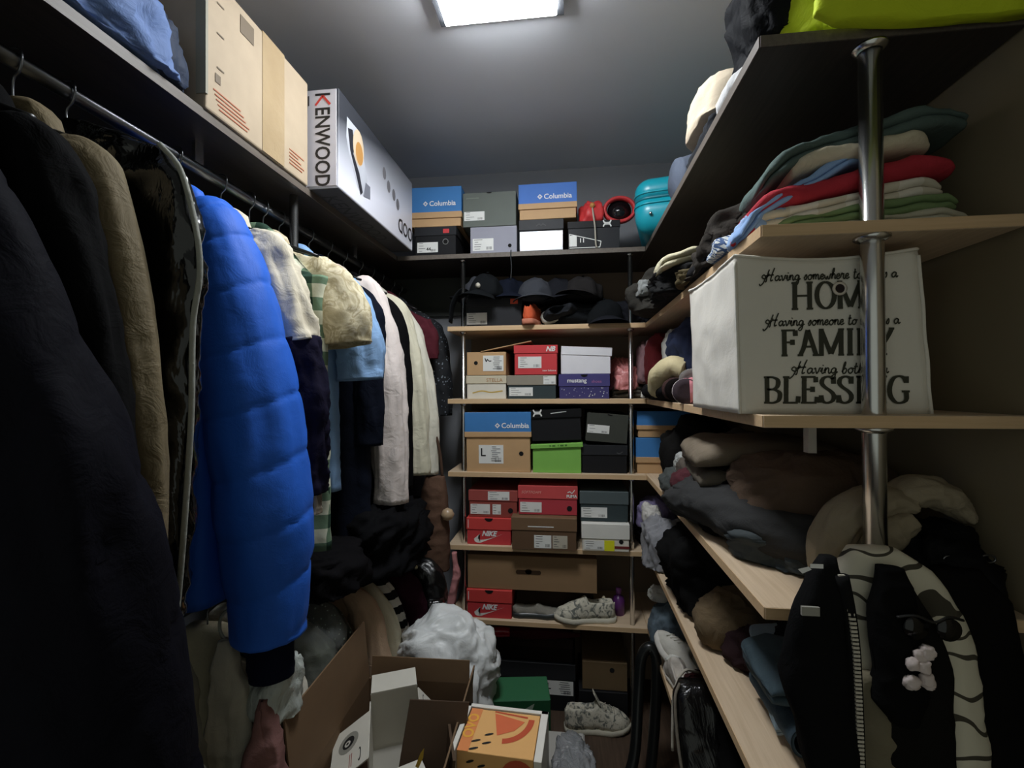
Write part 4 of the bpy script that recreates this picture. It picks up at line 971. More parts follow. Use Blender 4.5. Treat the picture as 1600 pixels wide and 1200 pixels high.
def sock(label, pts, r, mat, seed, opening):
    t = thing('sock', label, 'sock', pts[0], group=GK); q = [(a[0] - pts[0][0], a[1] - pts[0][1], a[2] - pts[0][2]) for a in pts]
    v, f = loft(rings_mod(tube(q, r, 40, 26), seed, .10)); mesh('leg_tube', v, f, mat, t)
    lathe_obj('cuff', [(r[-1] * .5, -.004), (r[-1] * 1.06, -.002), (r[-1] * 1.06, .012), (r[-1] * .55, .012)], opening, t, 20, q[-1], (PI / 2, .2, 0)); return t
sock('cream rolled sock arching over the dark ones', [(.300, 1.66, Z2 + .035), (.298, 1.60, Z2 + .085), (.33, 1.56, Z2 + .112), (.365, 1.53, Z2 + .10)], [.03, .034, .034, .03], fab((206, 192, 152)), 118, fab((160, 140, 110)))
sock('dark brown rolled sock under the cream one', [(.345, 1.62, Z2 + .04), (.33, 1.54, Z2 + .04), (.322, 1.47, Z2 + .038)], [.034, .036, .033], fab((62, 40, 38)), 119, fab((20, 16, 16)))
sock('pale grey rolled sock beside the pink one', [(.40, 1.52, Z2 + .075), (.37, 1.46, Z2 + .072), (.345, 1.41, Z2 + .068)], [.03, .03, .028], fab((160, 154, 150)), 120, fab((120, 116, 112)))
sock('pink rolled sock with white stripes next to the storage box', [(.375, 1.38, Z2 + .035), (.345, 1.36, Z2 + .036), (.315, 1.335, Z2 + .035)], [.034, .036, .033], fab((206, 134, 142)), 121, pat_stripe((200, 190, 190), (60, 50, 56), 80, 2, 'sock_cuff'))
sock('rose rolled sock behind the pink striped one', [(.42, 1.36, Z2 + .07), (.39, 1.31, Z2 + .08), (.36, 1.27, Z2 + .075)], [.03, .032, .03], fab((190, 120, 132)), 122, fab((150, 90, 100)))

# ================================================================== STORAGE BOX WITH LETTERING
hb = thing('storage_box', 'white fabric storage box with dark lettering on the right shelf', 'storage box', (.290, .846, Z2))
hw_, hd_, hh_ = .298, .300, .272
def side_grid(n, m, fn):
    V = np.array([[fn(i / (n - 1), j / (m - 1)) for j in range(m)] for i in range(n)]); return V.reshape(-1, 3), gridfaces(n, m, False)
def bx_pt(u, v):   # u goes round the four sides (0..4), v up; slightly bulging, wavy at the rim
    s = int(u) % 4; q = u - int(u); b = .010 * math.sin(PI * q) * math.sin(PI * v)
    fl = -.006 * v
    top = hh_ - .010 * (1 - math.cos(2 * PI * q)) * .0 - (.012 * math.sin(PI * q) if s in (0,) else .006 * math.sin(PI * q))
    z = v * top
    if s == 0: return (fl + q * (hw_ - fl - .0 + -.018 * v), -b * .35, z)
    if s == 1: return (hw_ - .018 * v, q * hd_, z)
    if s == 2: return (hw_ - .018 * v - q * (hw_ - .018 * v - fl), hd_ + b * .3, z)
    return (fl - b * .6, hd_ * (1 - q), z)
nU, nV = 96, 26
V = np.array([[bx_pt(4 * i / nU, j / (nV - 1)) for i in range(nU)] for j in range(nV)])
cr_ = .0016 * pn(V * np.array((22, 22, 15)) + 3) + .0022 * ridge(V * np.array((7, 7, 12)) + 8)
mid = V.mean(1, keepdims=True); nrm = (V - mid); nrm[..., 2] = 0; nrm /= np.linalg.norm(nrm, axis=2)[..., None]
front = (np.arange(nU) < nU / 4)[None, :, None]
V = V + nrm * cr_[..., None] * np.where(front, .35, 1.3)
inner = V[::-1].copy(); inner -= nrm[::-1] * .006
allr = np.concatenate([V, inner[:-1]])
M_BOXW = fab((226, 221, 210), .85, .06, .12)
v, f = loft(allr, True, True); mesh('fabric_shell', v, f, M_BOXW, hb)
tube_obj('rim_piping', [tuple(p) for p in V[-1][::3]] + [tuple(V[-1][0])], .0028, M_BOXW, hb, 160, 6, ref=(0, 0, 1))
tube_obj('corner_piping', [tuple(p) for p in V[::4, 0]], .003, M_BOXW, hb, 30, 6); tube_obj('corner_piping', [tuple(p) for p in V[::4, nU // 4]], .003, M_BOXW, hb, 30, 6)
box('base_board', .003, hw_ - .003, .003, hd_ - .003, 0.0, .004, M_BOXW, hb)
box('folded_contents', .02, hw_ - .04, .02, hd_ - .02, .004, .20, fab((150, 140, 128)), hb, .02, 3)
# lettering
def el(cx, cy, rx, ry, a0=0, a1=360, n=26): return [(cx + rx * math.cos(math.radians(a)), cy + ry * math.sin(math.radians(a))) for a in np.linspace(a0, a1, n)]
def vst(x, s=.13): return [[(x, 0), (x, .25), (x, .5), (x, .75), (x, 1)], [(x - s, .02), (x + s, .02)], [(x - s, .98), (x + s, .98)]]
CAPS = {
 'H': (vst(.17) + vst(.75) + [[(.17, .5), (.75, .5)]], .94), 'O': ([el(.43, .5, .34, .48, 90, 450)], .87),
 'M': (vst(.12, .1) + vst(.92, .12) + [[(.12, .97), (.5, .06)], [(.52, .06), (.92, .97)]], 1.08),
 'E': (vst(.17) + [[(.17, .98), (.62, .98)], [(.62, .98), (.63, .78)], [(.17, .52), (.5, .52)], [(.5, .62), (.5, .42)], [(.17, .02), (.66, .02)], [(.66, .02), (.68, .24)]], .76),
 'F': (vst(.17) + [[(.17, .98), (.62, .98)], [(.62, .98), (.63, .76)], [(.17, .52), (.5, .52)], [(.5, .62), (.5, .42)]], .70),
 'A': ([[(.12, .02), (.27, .35), (.43, .98)], [(.43, .98), (.60, .5), (.76, .02)], [(.22, .34), (.65, .34)], [(0, .02), (.24, .02)], [(.62, .02), (.90, .02)]], .86),
 'I': (vst(.2), .42), 'L': (vst(.17) + [[(.17, .02), (.64, .02)], [(.64, .02), (.66, .26)]], .72),
 'Y': ([[(.10, .98), (.25, .72), (.42, .45)], [(.74, .98), (.6, .72), (.42, .45)], [(.42, .47), (.42, .25), (.42, 0)], [(-.02, .98), (.22, .98)], [(.62, .98), (.84, .98)], [(.29, .02), (.55, .02)]], .80),
 'B': (vst(.17) + [[(.17, .98), (.42, .97), (.6, .86), (.58, .64), (.42, .53), (.17, .52)], [(.17, .52), (.46, .51), (.67, .38), (.64, .13), (.44, .02), (.17, .02)]], .76),
 'S': ([[(.55, .78), (.52, .92), (.35, .99), (.15, .92), (.10, .75), (.22, .60), (.42, .47), (.57, .30), (.53, .10), (.32, .01), (.14, .08), (.08, .26)], [(.56, .99), (.56, .72)], [(.08, .02), (.08, .3)]], .68),
 'N': (vst(.12, .12) + vst(.72, .12) + [[(.10, .97), (.74, .03)]], .86), 'G': ([[(.72, .76), (.62, .93), (.44, .99), (.22, .9), (.09, .6), (.11, .3), (.28, .06), (.5, .01), (.72, .12), (.72, .42)], [(.55, .43), (.86, .43)], [(.73, .98), (.73, .74)]], .88)}
SCR = {
 'H': ([[(-1.5, -.5), (-1.3, -.9), (-.7, -.3), (-.35, .8), (-.75, 1.25), (-1.1, .8), (-.5, .45), (.1, 1.0), (.35, 1.5)], [(.3, 2.3), (.0, 1.2), (-.15, .0), (-.4, -.2)], [(1.35, 2.6), (1.0, 1.5), (.75, .4), (.8, .0), (1.2, .2)], [(-.4, 1.0), (.4, 1.15), (1.3, 1.2)]], 1.55),
 'a': ([[(.85, .85), (.5, 1), (.1, .6), (.2, .1), (.5, .05), (.85, .5), (.9, .98), (.88, .3), (1.05, .02), (1.3, .3)]], 1.2), 'v': ([[(0, .8), (.2, 1), (.35, .4), (.5, 0), (.8, .5), (.9, 1), (1.15, .9)]], 1.1),
 'i': ([[(0, .3), (.28, 1), (.25, .2), (.45, 0), (.7, .3)], [(.32, 1.4), (.36, 1.5), (.40, 1.55)]], .62), 'n': ([[(0, .4), (.2, 1), (.2, 0)], [(.2, .5), (.5, 1), (.75, .8), (.75, .2), (.95, 0), (1.15, .3)]], 1.1),
 'g': ([[(.85, .85), (.45, 1), (.1, .55), (.3, .05), (.7, .25), (.88, .95), (.85, -.4), (.5, -1.0), (.1, -.8), (.5, -.3), (1.2, .3)]], 1.15), 's': ([[(0, .2), (.4, 1), (.55, .5), (.35, 0), (.05, .1)]], .72),
 'o': ([[(.5, 1), (.1, .6), (.25, .05), (.6, .05), (.85, .55), (.5, 1), (.8, .85), (1.1, .9)]], 1.0), 'm': ([[(0, .4), (.2, 1), (.2, 0)], [(.2, .5), (.45, 1), (.65, .8), (.65, 0)], [(.65, .5), (.95, 1), (1.15, .8), (1.15, .2), (1.3, 0), (1.5, .3)]], 1.5),
 'e': ([[(.1, .45), (.6, .6), (.55, 1), (.2, .85), (.1, .3), (.45, 0), (.9, .35)]], .88), 'w': ([[(0, .9), (.15, .3), (.4, 0), (.6, .6), (.75, .1), (1, .1), (1.2, 1), (1.4, .85)]], 1.35),
 'h': ([[(0, .2), (.5, 1.6), (.45, 2.1), (.25, 1.6), (.15, 0)], [(.15, .4), (.5, 1), (.75, .7), (.75, .1), (1.05, .2)]], 1.0), 'r': ([[(0, .3), (.2, 1.1), (.35, .9), (.6, 1), (.55, .2), (.8, 0), (1, .3)]], .9),
 't': ([[(.3, 1.9), (.2, .2), (.5, 0), (.8, .3)], [(0, 1.2), (.6, 1.25)]], .75), 'b': ([[(0, .2), (.45, 1.6), (.4, 2.1), (.2, 1.5), (.15, .1), (.5, 0), (.75, .5), (.5, .95), (.2, .6)]], .95), 'l': ([[(0, .2), (.45, 1.7), (.35, 2.1), (.15, 1.4), (.2, .1), (.6, .2)]], .65), ' ': ([], .75)}
def word(s, table, x0, x1, z0, ch, a, b, slant=0.0, name='lettering'):
    tot = sum(table[c][1] for c in s); k = (x1 - x0) / tot; x = 0.0; Q = []
    for c in s:
        L, ad = table[c]
        Q += nib([[((p[0] + x) * k + slant * p[1] * ch, p[1] * ch) for p in l] for l in L], a, b)
        x += ad
    pts = []
    for q in Q: pts.append([(x0 + p[0], z0 + p[1]) for p in q])
    vv, ff = [], []
    for q in pts:
        i = len(vv)
        for p in q:
            vq = min(max(p[1] / hh_, 0), 1); uq = min(max(p[0] / hw_, 0), 1)
            ui, vi = int(uq * (nU // 4 - 1)), int(vq * (nV - 1))
            vv.append((p[0], V[vi][ui][1] - .0016, p[1]))
        ff.append([i, i + 1, i + 2, i + 3])
    o = mesh(name, vv, ff, M_LET, hb, smooth=False); o['kind'] = 'stuff'; return o
M_LET = card((66, 66, 56), .8)
OX, OZ = .285 - .005, Z2
word('HOME', CAPS, .362 - OX, .508 - OX, 1.510 - OZ, .046, .0076, .0034); word('FAMILY', CAPS, .345 - OX, .520 - OX, 1.432 - OZ, .044, .0076, .0034); word('BLESSING', CAPS, .317 - OX, .546 - OX, 1.352 - OZ, .045, .0076, .0034)
word('Having somewhere to go is a', SCR, .325 - OX, .528 - OX, 1.560 - OZ, .0085, .0021, .0024, .1); word('Having someone to love is a', SCR, .330 - OX, .530 - OX, 1.483 - OZ, .0085, .0021, .0024, .1); word('Having both is a', SCR, .372 - OX, .512 - OX, 1.402 - OZ, .0090, .0021, .0024, .1)
lathe_obj('grommet', [(.0075, -.002), (.011, -.003), (.0115, .0), (.0075, .001)], plain((214, 204, 190), .35), hb, 24, (.438 - OX, -.0065, 1.543 - OZ), (PI / 2, 0, 0), True)
polys('grommet_hole', [disc(20, .438 - OX, 1.543 - OZ, .0078, .0078)], -.0062, plain((34, 20, 20), .8), hb)
# ================================================================== RIGHT, FOURTH SHELF
Z3 = ZS[3]; G3 = 'clothes on the right fourth shelf'
folded('folded_sweater', 'taupe folded sweaters edge under the shelf bracket', 'sweater', [(.30, 1.16, Z3 + .155), (.38, 1.15, Z3 + .165), (.5, 1.15, Z3 + .168), (.66, 1.15, Z3 + .16)], (.1, 1, 0), .3, .052, fab((124, 112, 96)), 130, 1, G3)
folded('folded_sweater', 'grey beige folded sweater just below the taupe one', 'sweater', [(.315, 1.17, Z3 + .105), (.4, 1.16, Z3 + .11), (.52, 1.16, Z3 + .11), (.66, 1.16, Z3 + .105)], (.1, 1, 0), .3, .046, fab((104, 96, 84)), 131, 1, G3)
heap('knit_cardigan', 'brown knitted cardigan bundled on the right fourth shelf', 'cardigan', (.52, 1.08, Z3 + .055), (.29, .2, .165), fab((98, 80, 66), .95, .3, .6), 132, group=G3, lobes=.25, crease=.16)
heap('black_fleece', 'fluffy black fleece beside the brown cardigan', 'fleece', (.40, 1.22, Z3), (.17, .2, .155), fab((14, 14, 15), .98), 133, group=G3)
heap('blue_scarf', 'muted blue grey scarf under the brown cardigan', 'scarf', (.50, 1.02, Z3), (.30, .2, .085), fab((66, 72, 74)), 134, group=G3, crease=.14)
heap('maroon_beanie', 'maroon beanie shaped bundle at the edge of the fourth shelf', 'clothes', (.375, 1.42, Z3 + .002), (.15, .18, .13), fab((82, 40, 46)), 135, group=G3, lobes=.2, crease=.12)
heap('grey_hat', 'grey hat with pale brim near the fourth shelf corner', 'hat', (.375, 1.62, Z3), (.15, .15, .095), fab((74, 78, 76)), 136, group=G3, lobes=.2, crease=.12)
heap('white_knit', 'small white knitted piece above the maroon bundle', 'clothes', (.372, 1.545, Z3 + .088), (.075, .08, .06), fab((176, 178, 174)), 137, group=G3)
heap('black_coat', 'black coat bundle beside the corner boxes', 'coat', (.455, 1.74, Z3), (.23, .25, .262), fab((28, 27, 26)), 138, group=G3, crease=.2)
heap('grey_shawl', 'taupe shawl behind the maroon bundle', 'shawl', (.47, 1.44, Z3), (.24, .3, .235), fab((92, 84, 76)), 139, group=G3, crease=.18)
# dark jeans lying across and over the edge
jn = thing('dark_jeans', 'dark grey jeans sprawled over the fourth shelf edge', 'jeans', (0, 0, 0))
JM = fab((58, 58, 58), .92, .25, .4)
v, f = loft(rings_mod(tube([(.30, 1.36, Z3 + .045), (.335, 1.24, Z3 + .065), (.37, 1.12, Z3 + .066), (.42, 1.0, Z3 + .06), (.50, .92, Z3 + .05)], [(.045, .03), (.062, .05), (.066, .055), (.062, .05), (.05, .04)], 70, 44, ref=(0, 0, 1)), 5, .16)); mesh('leg', v, f, JM, jn)
v, f = loft(rings_mod(tube([(.46, 1.30, Z3 + .05), (.45, 1.16, Z3 + .05), (.49, 1.04, Z3 + .048), (.58, .95, Z3 + .04)], [(.06, .04), (.07, .048), (.065, .045), (.05, .03)], 60, 44, ref=(0, 0, 1)), 6, .16)); mesh('leg', v, f, JM, jn)
v, f = crumple((.17, .17, .10), 141, crease=.2); mesh('waist', v, f, JM, jn, (.36, 1.30, Z3 + .012), (0, 0, .4))
# beige cloth over the end and dark clothes with buckles
bw = thing('beige_shawl', 'beige shawl bunched on the shelf around the chrome pole', 'shawl', (0, 0, 0))
BM = fab((150, 138, 116), .9, .2, .4)
for nm, pth, rd, sd in (('fold', [(.445, .895, Z3 + .02), (.448, .885, Z3 + .07), (.475, .885, Z3 + .125), (.53, .89, Z3 + .155), (.58, .895, Z3 + .150)], [(.02, .03), (.03, .035), (.03, .04), (.026, .04), (.018, .03)], 3), ('fold', [(.54, .90, Z3 + .150), (.60, .90, Z3 + .172), (.645, .90, Z3 + .160), (.68, .90, Z3 + .125)], [(.016, .03), (.026, .035), (.026, .035), (.012, .02)], 4), ('fold', [(.485, .88, Z3 + .02), (.50, .872, Z3 + .06), (.53, .872, Z3 + .10), (.575, .88, Z3 + .125)], [(.022, .02), (.036, .024), (.036, .026), (.02, .02)], 5)):
    v, f = loft(rings_mod(tube(pth, rd, 60, 44), sd, .16)); mesh(nm, v, f, BM, bw)
bk = thing('buckled_jacket', 'black jacket with metal buckles by the right wall', 'jacket', (.615, .89, Z3))
v, f = crumple((.15, .16, .125), 143, crease=.2); mesh('cloth', v, f, fab((20, 20, 21), .6), bk)
for q in ((-.02, -.07, .08), (.03, -.075, .085), (.0, -.085, .045), (-.03, -.085, .03)):
    tube_obj('buckle', [(q[0] + .010 * math.cos(a), q[1], q[2] + .006 * math.sin(a)) for a in np.linspace(0, 2 * PI, 13)], .0016, M_STEEL, bk, 26, 6)
# ================================================================== RIGHT, FIFTH SHELF
Z4 = ZS[4]; G4 = 'clothes on the right fifth shelf'
heap('purple_shirt', 'purple and white shirt at the fifth shelf corner', 'shirt', (.35, 2.02, Z4 + .09), (.14, .18, .12), fab((126, 116, 150)), 150, group=G4)
heap('white_shirt_bundle', 'white cloth tuft beside the purple shirt', 'clothes', (.318, 1.90, Z4 + .12), (.07, .08, .09), fab((200, 196, 190)), 151, group=G4)
heap('dark_stack', 'dark cloth under the purple shirt at the corner', 'clothes', (.38, 2.02, Z4), (.2, .24, .095), fab((30, 28, 32)), 152, group=G4)
heap('grey_shirt', 'pale grey shirt slipping off the fifth shelf', 'shirt', (.345, 1.80, Z4 - .001), (.15, .17, .19), fab((142, 142, 146)), 153, group=G4, lobes=.3, crease=.22)
heap('black_heap', 'large black heap of clothes on the right fifth shelf', 'clothes', (.445, 1.53, Z4), (.28, .34, .27), fab((20, 20, 20), .95), 154, group=G4, lobes=.35, crease=.2, n=(90, 56))
heap('brown_hat', 'brown fur hat in front of the black heap', 'hat', (.425, 1.29, Z4), (.19, .16, .13), fab((104, 88, 66), .98, .35, .6), 155, group=G4, lobes=.2, crease=.12)
heap('plum_sweater', 'dark plum sweater beside the brown fur hat', 'sweater', (.47, 1.17, Z4), (.19, .14, .10), fab((46, 32, 34)), 156, group=G4)
heap('black_bag', 'black bag under the shelf beside the denim roll', 'bag', (.56, 1.04, Z4), (.24, .3, .22), fab((16, 16, 17), .7), 157, group=G4)
folded('pale_jeans', 'pale blue jeans lying along the fifth shelf', 'jeans', [(.415, 1.17, Z4 + .085), (.405, 1.10, Z4 + .06), (.392, 1.03, Z4 + .035), (.372, .93, Z4 + .012)], (1, 0, .15), .12, .03, fab((136, 152, 160)), 158, 2, G4)
rj = thing('rolled_jeans', 'dark blue jeans rolled up at the shelf end', 'jeans', (.36, .90, Z4), group=G4)
sp_ = [(.045 + .006 * (3.6 * PI - a) / PI * 1.6 * math.cos(a), 0, .042 + .0058 * (3.6 * PI - a) / PI * 1.6 * math.sin(a)) for a in np.linspace(0, 3.4 * PI, 46)]
Sp = np.array(sp_); nrm2 = np.gradient(Sp, axis=0); nrm2 = np.stack([-nrm2[:, 2], 0 * nrm2[:, 0], nrm2[:, 0]], -1); nrm2 /= np.linalg.norm(nrm2, axis=1)[:, None]
loop_ = np.concatenate([Sp + nrm2 * .0028, (Sp - nrm2 * .0028)[::-1]])
R_l = np.stack([loop_ + np.array((0, yy, 0)) for yy in np.linspace(-.03, .16, 16)]); R_l += .0015 * pn(R_l * 40)[..., None]
v, f = loft(R_l, False, False); k_ = len(loop_); n_ = len(Sp)
f = f + [[i, i + 1, k_ - 2 - i, k_ - 1 - i] for i in range(n_ - 1)] + [[15 * k_ + k_ - 1 - i, 15 * k_ + k_ - 2 - i, 15 * k_ + i + 1, 15 * k_ + i] for i in range(n_ - 1)]
mesh('roll', v, f, fab((62, 78, 88)), rj)
v, f = folded_mesh([(.0, -.012, .088), (.05, -.015, .096), (.13, -.015, .092), (.22, -.01, .085)], (0, 1, 0), .17, .04, 2, 160); mesh('leg', v, f, fab((72, 88, 96)), rj)
# ================================================================== RIGHT, SIXTH SHELF
Z5 = ZS[5]; G5 = 'things on the right sixth shelf'
heap('denim_bundle', 'blue grey denim bundle at the sixth shelf corner', 'clothes', (.375, 1.86, Z5), (.14, .16, .16), fab((98, 112, 122)), 161, group=G5)
heap('white_tuft', 'white cloth on the denim bundle', 'clothes', (.345, 1.89, Z5 + .145), (.08, .08, .05), fab((196, 194, 186)), 162, group=G5)
shoe('white sneaker lying with loose strap on the sixth shelf', (.345, 1.64, Z5 + .03), 2.1, fab((206, 202, 192)), fab((216, 212, 204)), L=.22, rx=.4, ry=-.5, lace=fab((220, 218, 210)), group=G5)
shoe('white sneaker leaning beside the maroon bag', (.355, 1.56, Z5 + .012), 1.6, fab((198, 190, 180)), fab((206, 200, 190)), L=.22, lace=fab((220, 218, 210)), group=G5, rx=-.3)
mb = thing('maroon_bag', 'dark maroon bag with a pale cord on the sixth shelf', 'bag', (.40, 1.40, Z5), group=G5)
v, f = crumple((.2, .2, .13), 164, crease=.14); mesh('bag_body', v, f, fab((50, 24, 26), .6), mb)
tube_obj('cord', [(-.02, .06, .12), (-.07, .03, .14), (-.105, .0, .10), (-.115, -.02, .02), (-.118, -.03, -.05)], .004, fab((188, 180, 166)), mb, 30, 8)
bp = thing('black_handbag', 'glossy black handbag tilted at the sixth shelf edge', 'handbag', (.315, 1.22, Z5), group=G5)
panel('bag_body', [(.20, -.035, .055, .06, .02), (.17, -.05, .075, .05, .035), (.08, -.05, .10, .03, .055), (.0, -.045, .11, 0, .06)], vinyl((14, 13, 13), .25, .4, 12, 'black_leather'), bp, 8, fold=.2, meander=.004)
tube_obj('trim', [(-.042, -.03, .0), (-.05, .0, .08), (-.05, .03, .17), (-.034, .05, .20)], .004, fab((120, 112, 100)), bp, 24, 7)
heap('black_clothes', 'black clothes filling the near end of the sixth shelf', 'clothes', (.50, 1.12, Z5), (.30, .40, .19), fab((18, 17, 17)), 165, group=G5)

# ================================================================== HANGING IN FRONT OF THE RIGHT SHELVING
hj = thing('zip_jacket', 'black jacket with a pale toothed zip hanging at the pole', 'jacket', (0, 0, 0))
Yj = .715
jrow = [(1.14, .352, .372, Yj, .010), (1.11, .336, .376, Yj, .014), (1.07, .318, .383, Yj, .018), (1.02, .302, .388, Yj, .020), (.97, .298, .390, Yj, .022), (.90, .318, .392, Yj, .022), (.82, .338, .393, Yj, .022), (.7, .343, .394, Yj, .022), (.42, .345, .395, Yj, .022)]
panel('body', jrow, fab((18, 18, 19), .8), hj, 21, fold=.4, ff=14)
zp = []
for i, zz in enumerate(np.linspace(1.118, .60, 96)):
    xr = np.interp(zz, [q[0] for q in jrow[::-1]], [q[2] for q in jrow[::-1]])
    zp.append((xr - .009, xr - .001, Yj - .028 if zz < 1.06 else Yj - .028 + (zz - 1.06) * .2, Yj - .020, zz, zz + .0032))
zo = boxes('zip_teeth', zp, plain((196, 190, 176), .4), hj); zo['kind'] = 'stuff'
tube_obj('zip_tape', [(np.interp(zz, [q[0] for q in jrow[::-1]], [q[2] for q in jrow[::-1]]) - .004, Yj - .018, zz) for zz in np.linspace(1.12, .58, 12)], .009, fab((24, 24, 24)), hj, 40, 8)
box('metal_tag', .315, .338, Yj - .026, Yj - .022, 1.066, 1.078, plain((150, 148, 140), .4), hj, rot=None)
polys('collar_mark', [[(.312, 1.128), (.326, 1.132), (.33, 1.128), (.318, 1.122)], [(.328, 1.136), (.345, 1.136), (.345, 1.130), (.328, 1.130)]], Yj - .022, M_WHITE, hj)
rb = thing('robe', 'cream robe with dark scroll print hanging by the chrome pole', 'robe', (0, 0, 0))
Yr = .79
panel('body', [(1.13, .43, .50, Yr, .015), (1.10, .415, .545, Yr, .022), (1.04, .405, .585, Yr, .03), (.95, .40, .605, Yr, .035), (.8, .405, .615, Yr, .038), (.6, .41, .62, Yr, .04), (.4, .41, .62, Yr, .04)], pat_robe(), rb, 23, fold=.5, ff=12)
panel('dark_lining', [(1.09, .470, .490, Yr - .045, .006), (1.04, .455, .520, Yr - .048, .008), (.98, .45, .535, Yr - .050, .009), (.8, .45, .540, Yr - .050, .010), (.6, .45, .545, Yr - .050, .01), (.4, .45, .545, Yr - .050, .01)], fab((24, 23, 21)), rb, 24, fold=.3)
rt = thing('black_blouse', 'black blouse draped at the foot of the chrome pole over the robe', 'blouse', (0, 0, 0))
panel('body', [(1.115, .445, .482, .75, .012), (1.06, .432, .492, .74, .014), (.99, .430, .502, .735, .016), (.93, .431, .500, .735, .015), (.905, .45, .485, .735, .012)], fab((16, 16, 16), .95), rt, 25, fold=.3)
gs = thing('grey_dress', 'dull khaki dress hanging below the black blouse', 'dress', (0, 0, 0))
panel('body', [(.96, .418, .455, .752, .012), (.86, .412, .475, .752, .016), (.7, .41, .50, .752, .02), (.5, .405, .52, .752, .022), (.4, .405, .52, .752, .02)], fab((120, 112, 92)), gs, 27, fold=.5)
jb = thing('black_coat', 'black coat hanging at the right behind the robe', 'coat', (0, 0, 0))
panel('body', [(1.10, .56, .62, .80, .014), (1.05, .54, .66, .80, .018), (.9, .55, .69, .80, .02), (.6, .55, .69, .80, .02), (.4, .55, .69, .80, .02)], fab((18, 17, 17)), jb, 29, fold=.3)
fl = thing('flower_brooch', 'small white flower spray pinned on the dark robe front', 'brooch', (.472, .705, .995))
R_ = random.Random(4)
for i in range(10):
    cx, cz = R_.uniform(-.016, .014), R_.uniform(-.032, .024)
    v, f = crumple((.017, .012, .017), 300 + i, lobes=.35, crease=.25, n=(18, 12), flat=.05); mesh('flower', v, f, fab((214, 200, 196)), fl, (cx, R_.uniform(-.003, .003), cz))
sg = thing('sunglasses', 'dark sunglasses hooked on the robe near the white flowers', 'sunglasses', (.492, .715, 1.045))
for q in (-.018, .024): lathe_obj('lens', [(.0005, -.002), (.016, -.001), (.016, .001), (.0005, .002)], plain((10, 10, 11), .1), sg, 20, (q, 0, 0), (PI / 2, .3, 0))
tube_obj('frame', [(-.04, .004, .012), (-.018, 0, .017), (.004, -.002, .010), (.024, 0, .017), (.045, .004, .012)], .002, M_BLACKP, sg, 24, 6)

# ================================================================== BACK UNIT, SIXTH SHELF AND FLOOR
t_ = NT('printed_canvas'); M_PRINT = t_.fin(t_.ramp(t_.noise(42, 3, dist=1.2), [(.40, lin((104, 106, 100))), (.50, lin((196, 190, 172))), (.64, lin((204, 198, 182))), (.70, lin((130, 130, 120)))]), .85)
shoe('printed canvas slip on shoe at the front of the sixth shelf', (.06, 1.985, z5), 3.25, M_PRINT, fab((206, 200, 182)), L=.25, H=.09, name='slip_on_shoe', seed=5)
sd = shoe('dark strapped sandal with a pale insole beside the slip on', (-.14, 2.0, z5 + .0), .05, fab((134, 130, 120)), plain((40, 44, 44), .35), L=.21, H=.035, name='sandal', cat='sandal')
pb = thing('purple_bottle', 'small purple bottle at the sixth shelf corner', 'bottle', (.205, 2.06, z5))
lathe_obj('bottle_body', [(.0005, 0), (.025, .001), (.026, .06), (.02, .075), (.009, .08), (.009, .09), (.0005, .09)], plain((104, 52, 120), .3), pb, 20); lathe_obj('cap', [(.0005, .088), (.012, .088), (.012, .11), (.0005, .112)], plain((150, 90, 160), .4), pb, 16)
tc = thing('toothbrush_cup', 'beige tube standing beside the purple bottle', 'tube', (.14, 2.03, z5)); lathe_obj('tube_body', [(.0005, 0), (.011, .001), (.012, .07), (.004, .085), (.0005, .086)], plain((190, 180, 150), .5), tc, 14)
shoe('printed canvas shoe on the floor below the shelves', (.105, 1.93, .0), .12, M_PRINT, fab((190, 184, 166)), L=.26, H=.11, lace=fab((170, 164, 150)), seed=8, tongue=M_PRINT)
ub = thing('umbrella', 'closed dark umbrella with a red handle under the lowest shelf', 'umbrella', (-.30, 2.0, .335))
tube_obj('canopy', [(.04, .0, 0), (.15, .0, .002), (.34, .0, .004)], [.018, .026, .022, .008], fab((66, 20, 28)), ub, 24, 14); tube_obj('handle', [(-.05, -.01, 0), (.0, 0, 0), (.045, 0, 0)], [.02, .022, .018], plain((176, 22, 48), .25), ub, 12, 16)
hs = thing('vacuum_hose', 'black hose arching up beside the lowest shelf', 'hose', (.27, 1.70, 0))
tube_obj('hose', [(-.12, -.12, .02), (-.06, -.06, .12), (-.035, .0, .30), (-.02, .02, .42), (.012, .02, .455), (.03, .01, .40), (.02, .0, .2), (.0, -.02, .03)], .019, plain((22, 24, 24), .3), hs, 90, 12)
lathe_obj('hose_end', [(.0005, 0), (.026, .0), (.026, .03), (.019, .04), (.0005, .04)], plain((26, 26, 26), .4), hs, 16, (.0, -.02, 0))
vc = thing('stick_vacuum', 'black metal tube leaning on the floor with a silver clasp', 'vacuum', (.10, 1.35, 0))
tube_obj('wand', [(-.12, -.10, .02), (.0, .0, .10), (.12, .12, .18)], .014, plain((20, 20, 20), .25), vc, 12, 12); box('clasp', -.022, .022, -.012, .012, .0, .030, M_CHROME, vc, .004, 2, loc=(-.04, -.06, .165 - .07)); box('motor_body', -.10, .08, -.07, .07, 0, .09, plain((18, 18, 19), .4), vc, .02, 3)
gp = thing('green_carton', 'green carton with pale triangle on the floor', 'box', (-.16, 1.50, 0), .15)
box('box_body', -.09, .09, -.06, .06, 0, .42, card((40, 96, 62)), gp, .002); poly('print', [(-.07, .35), (.04, .41), (.02, .35)], -.0606, card((170, 186, 170)), gp)
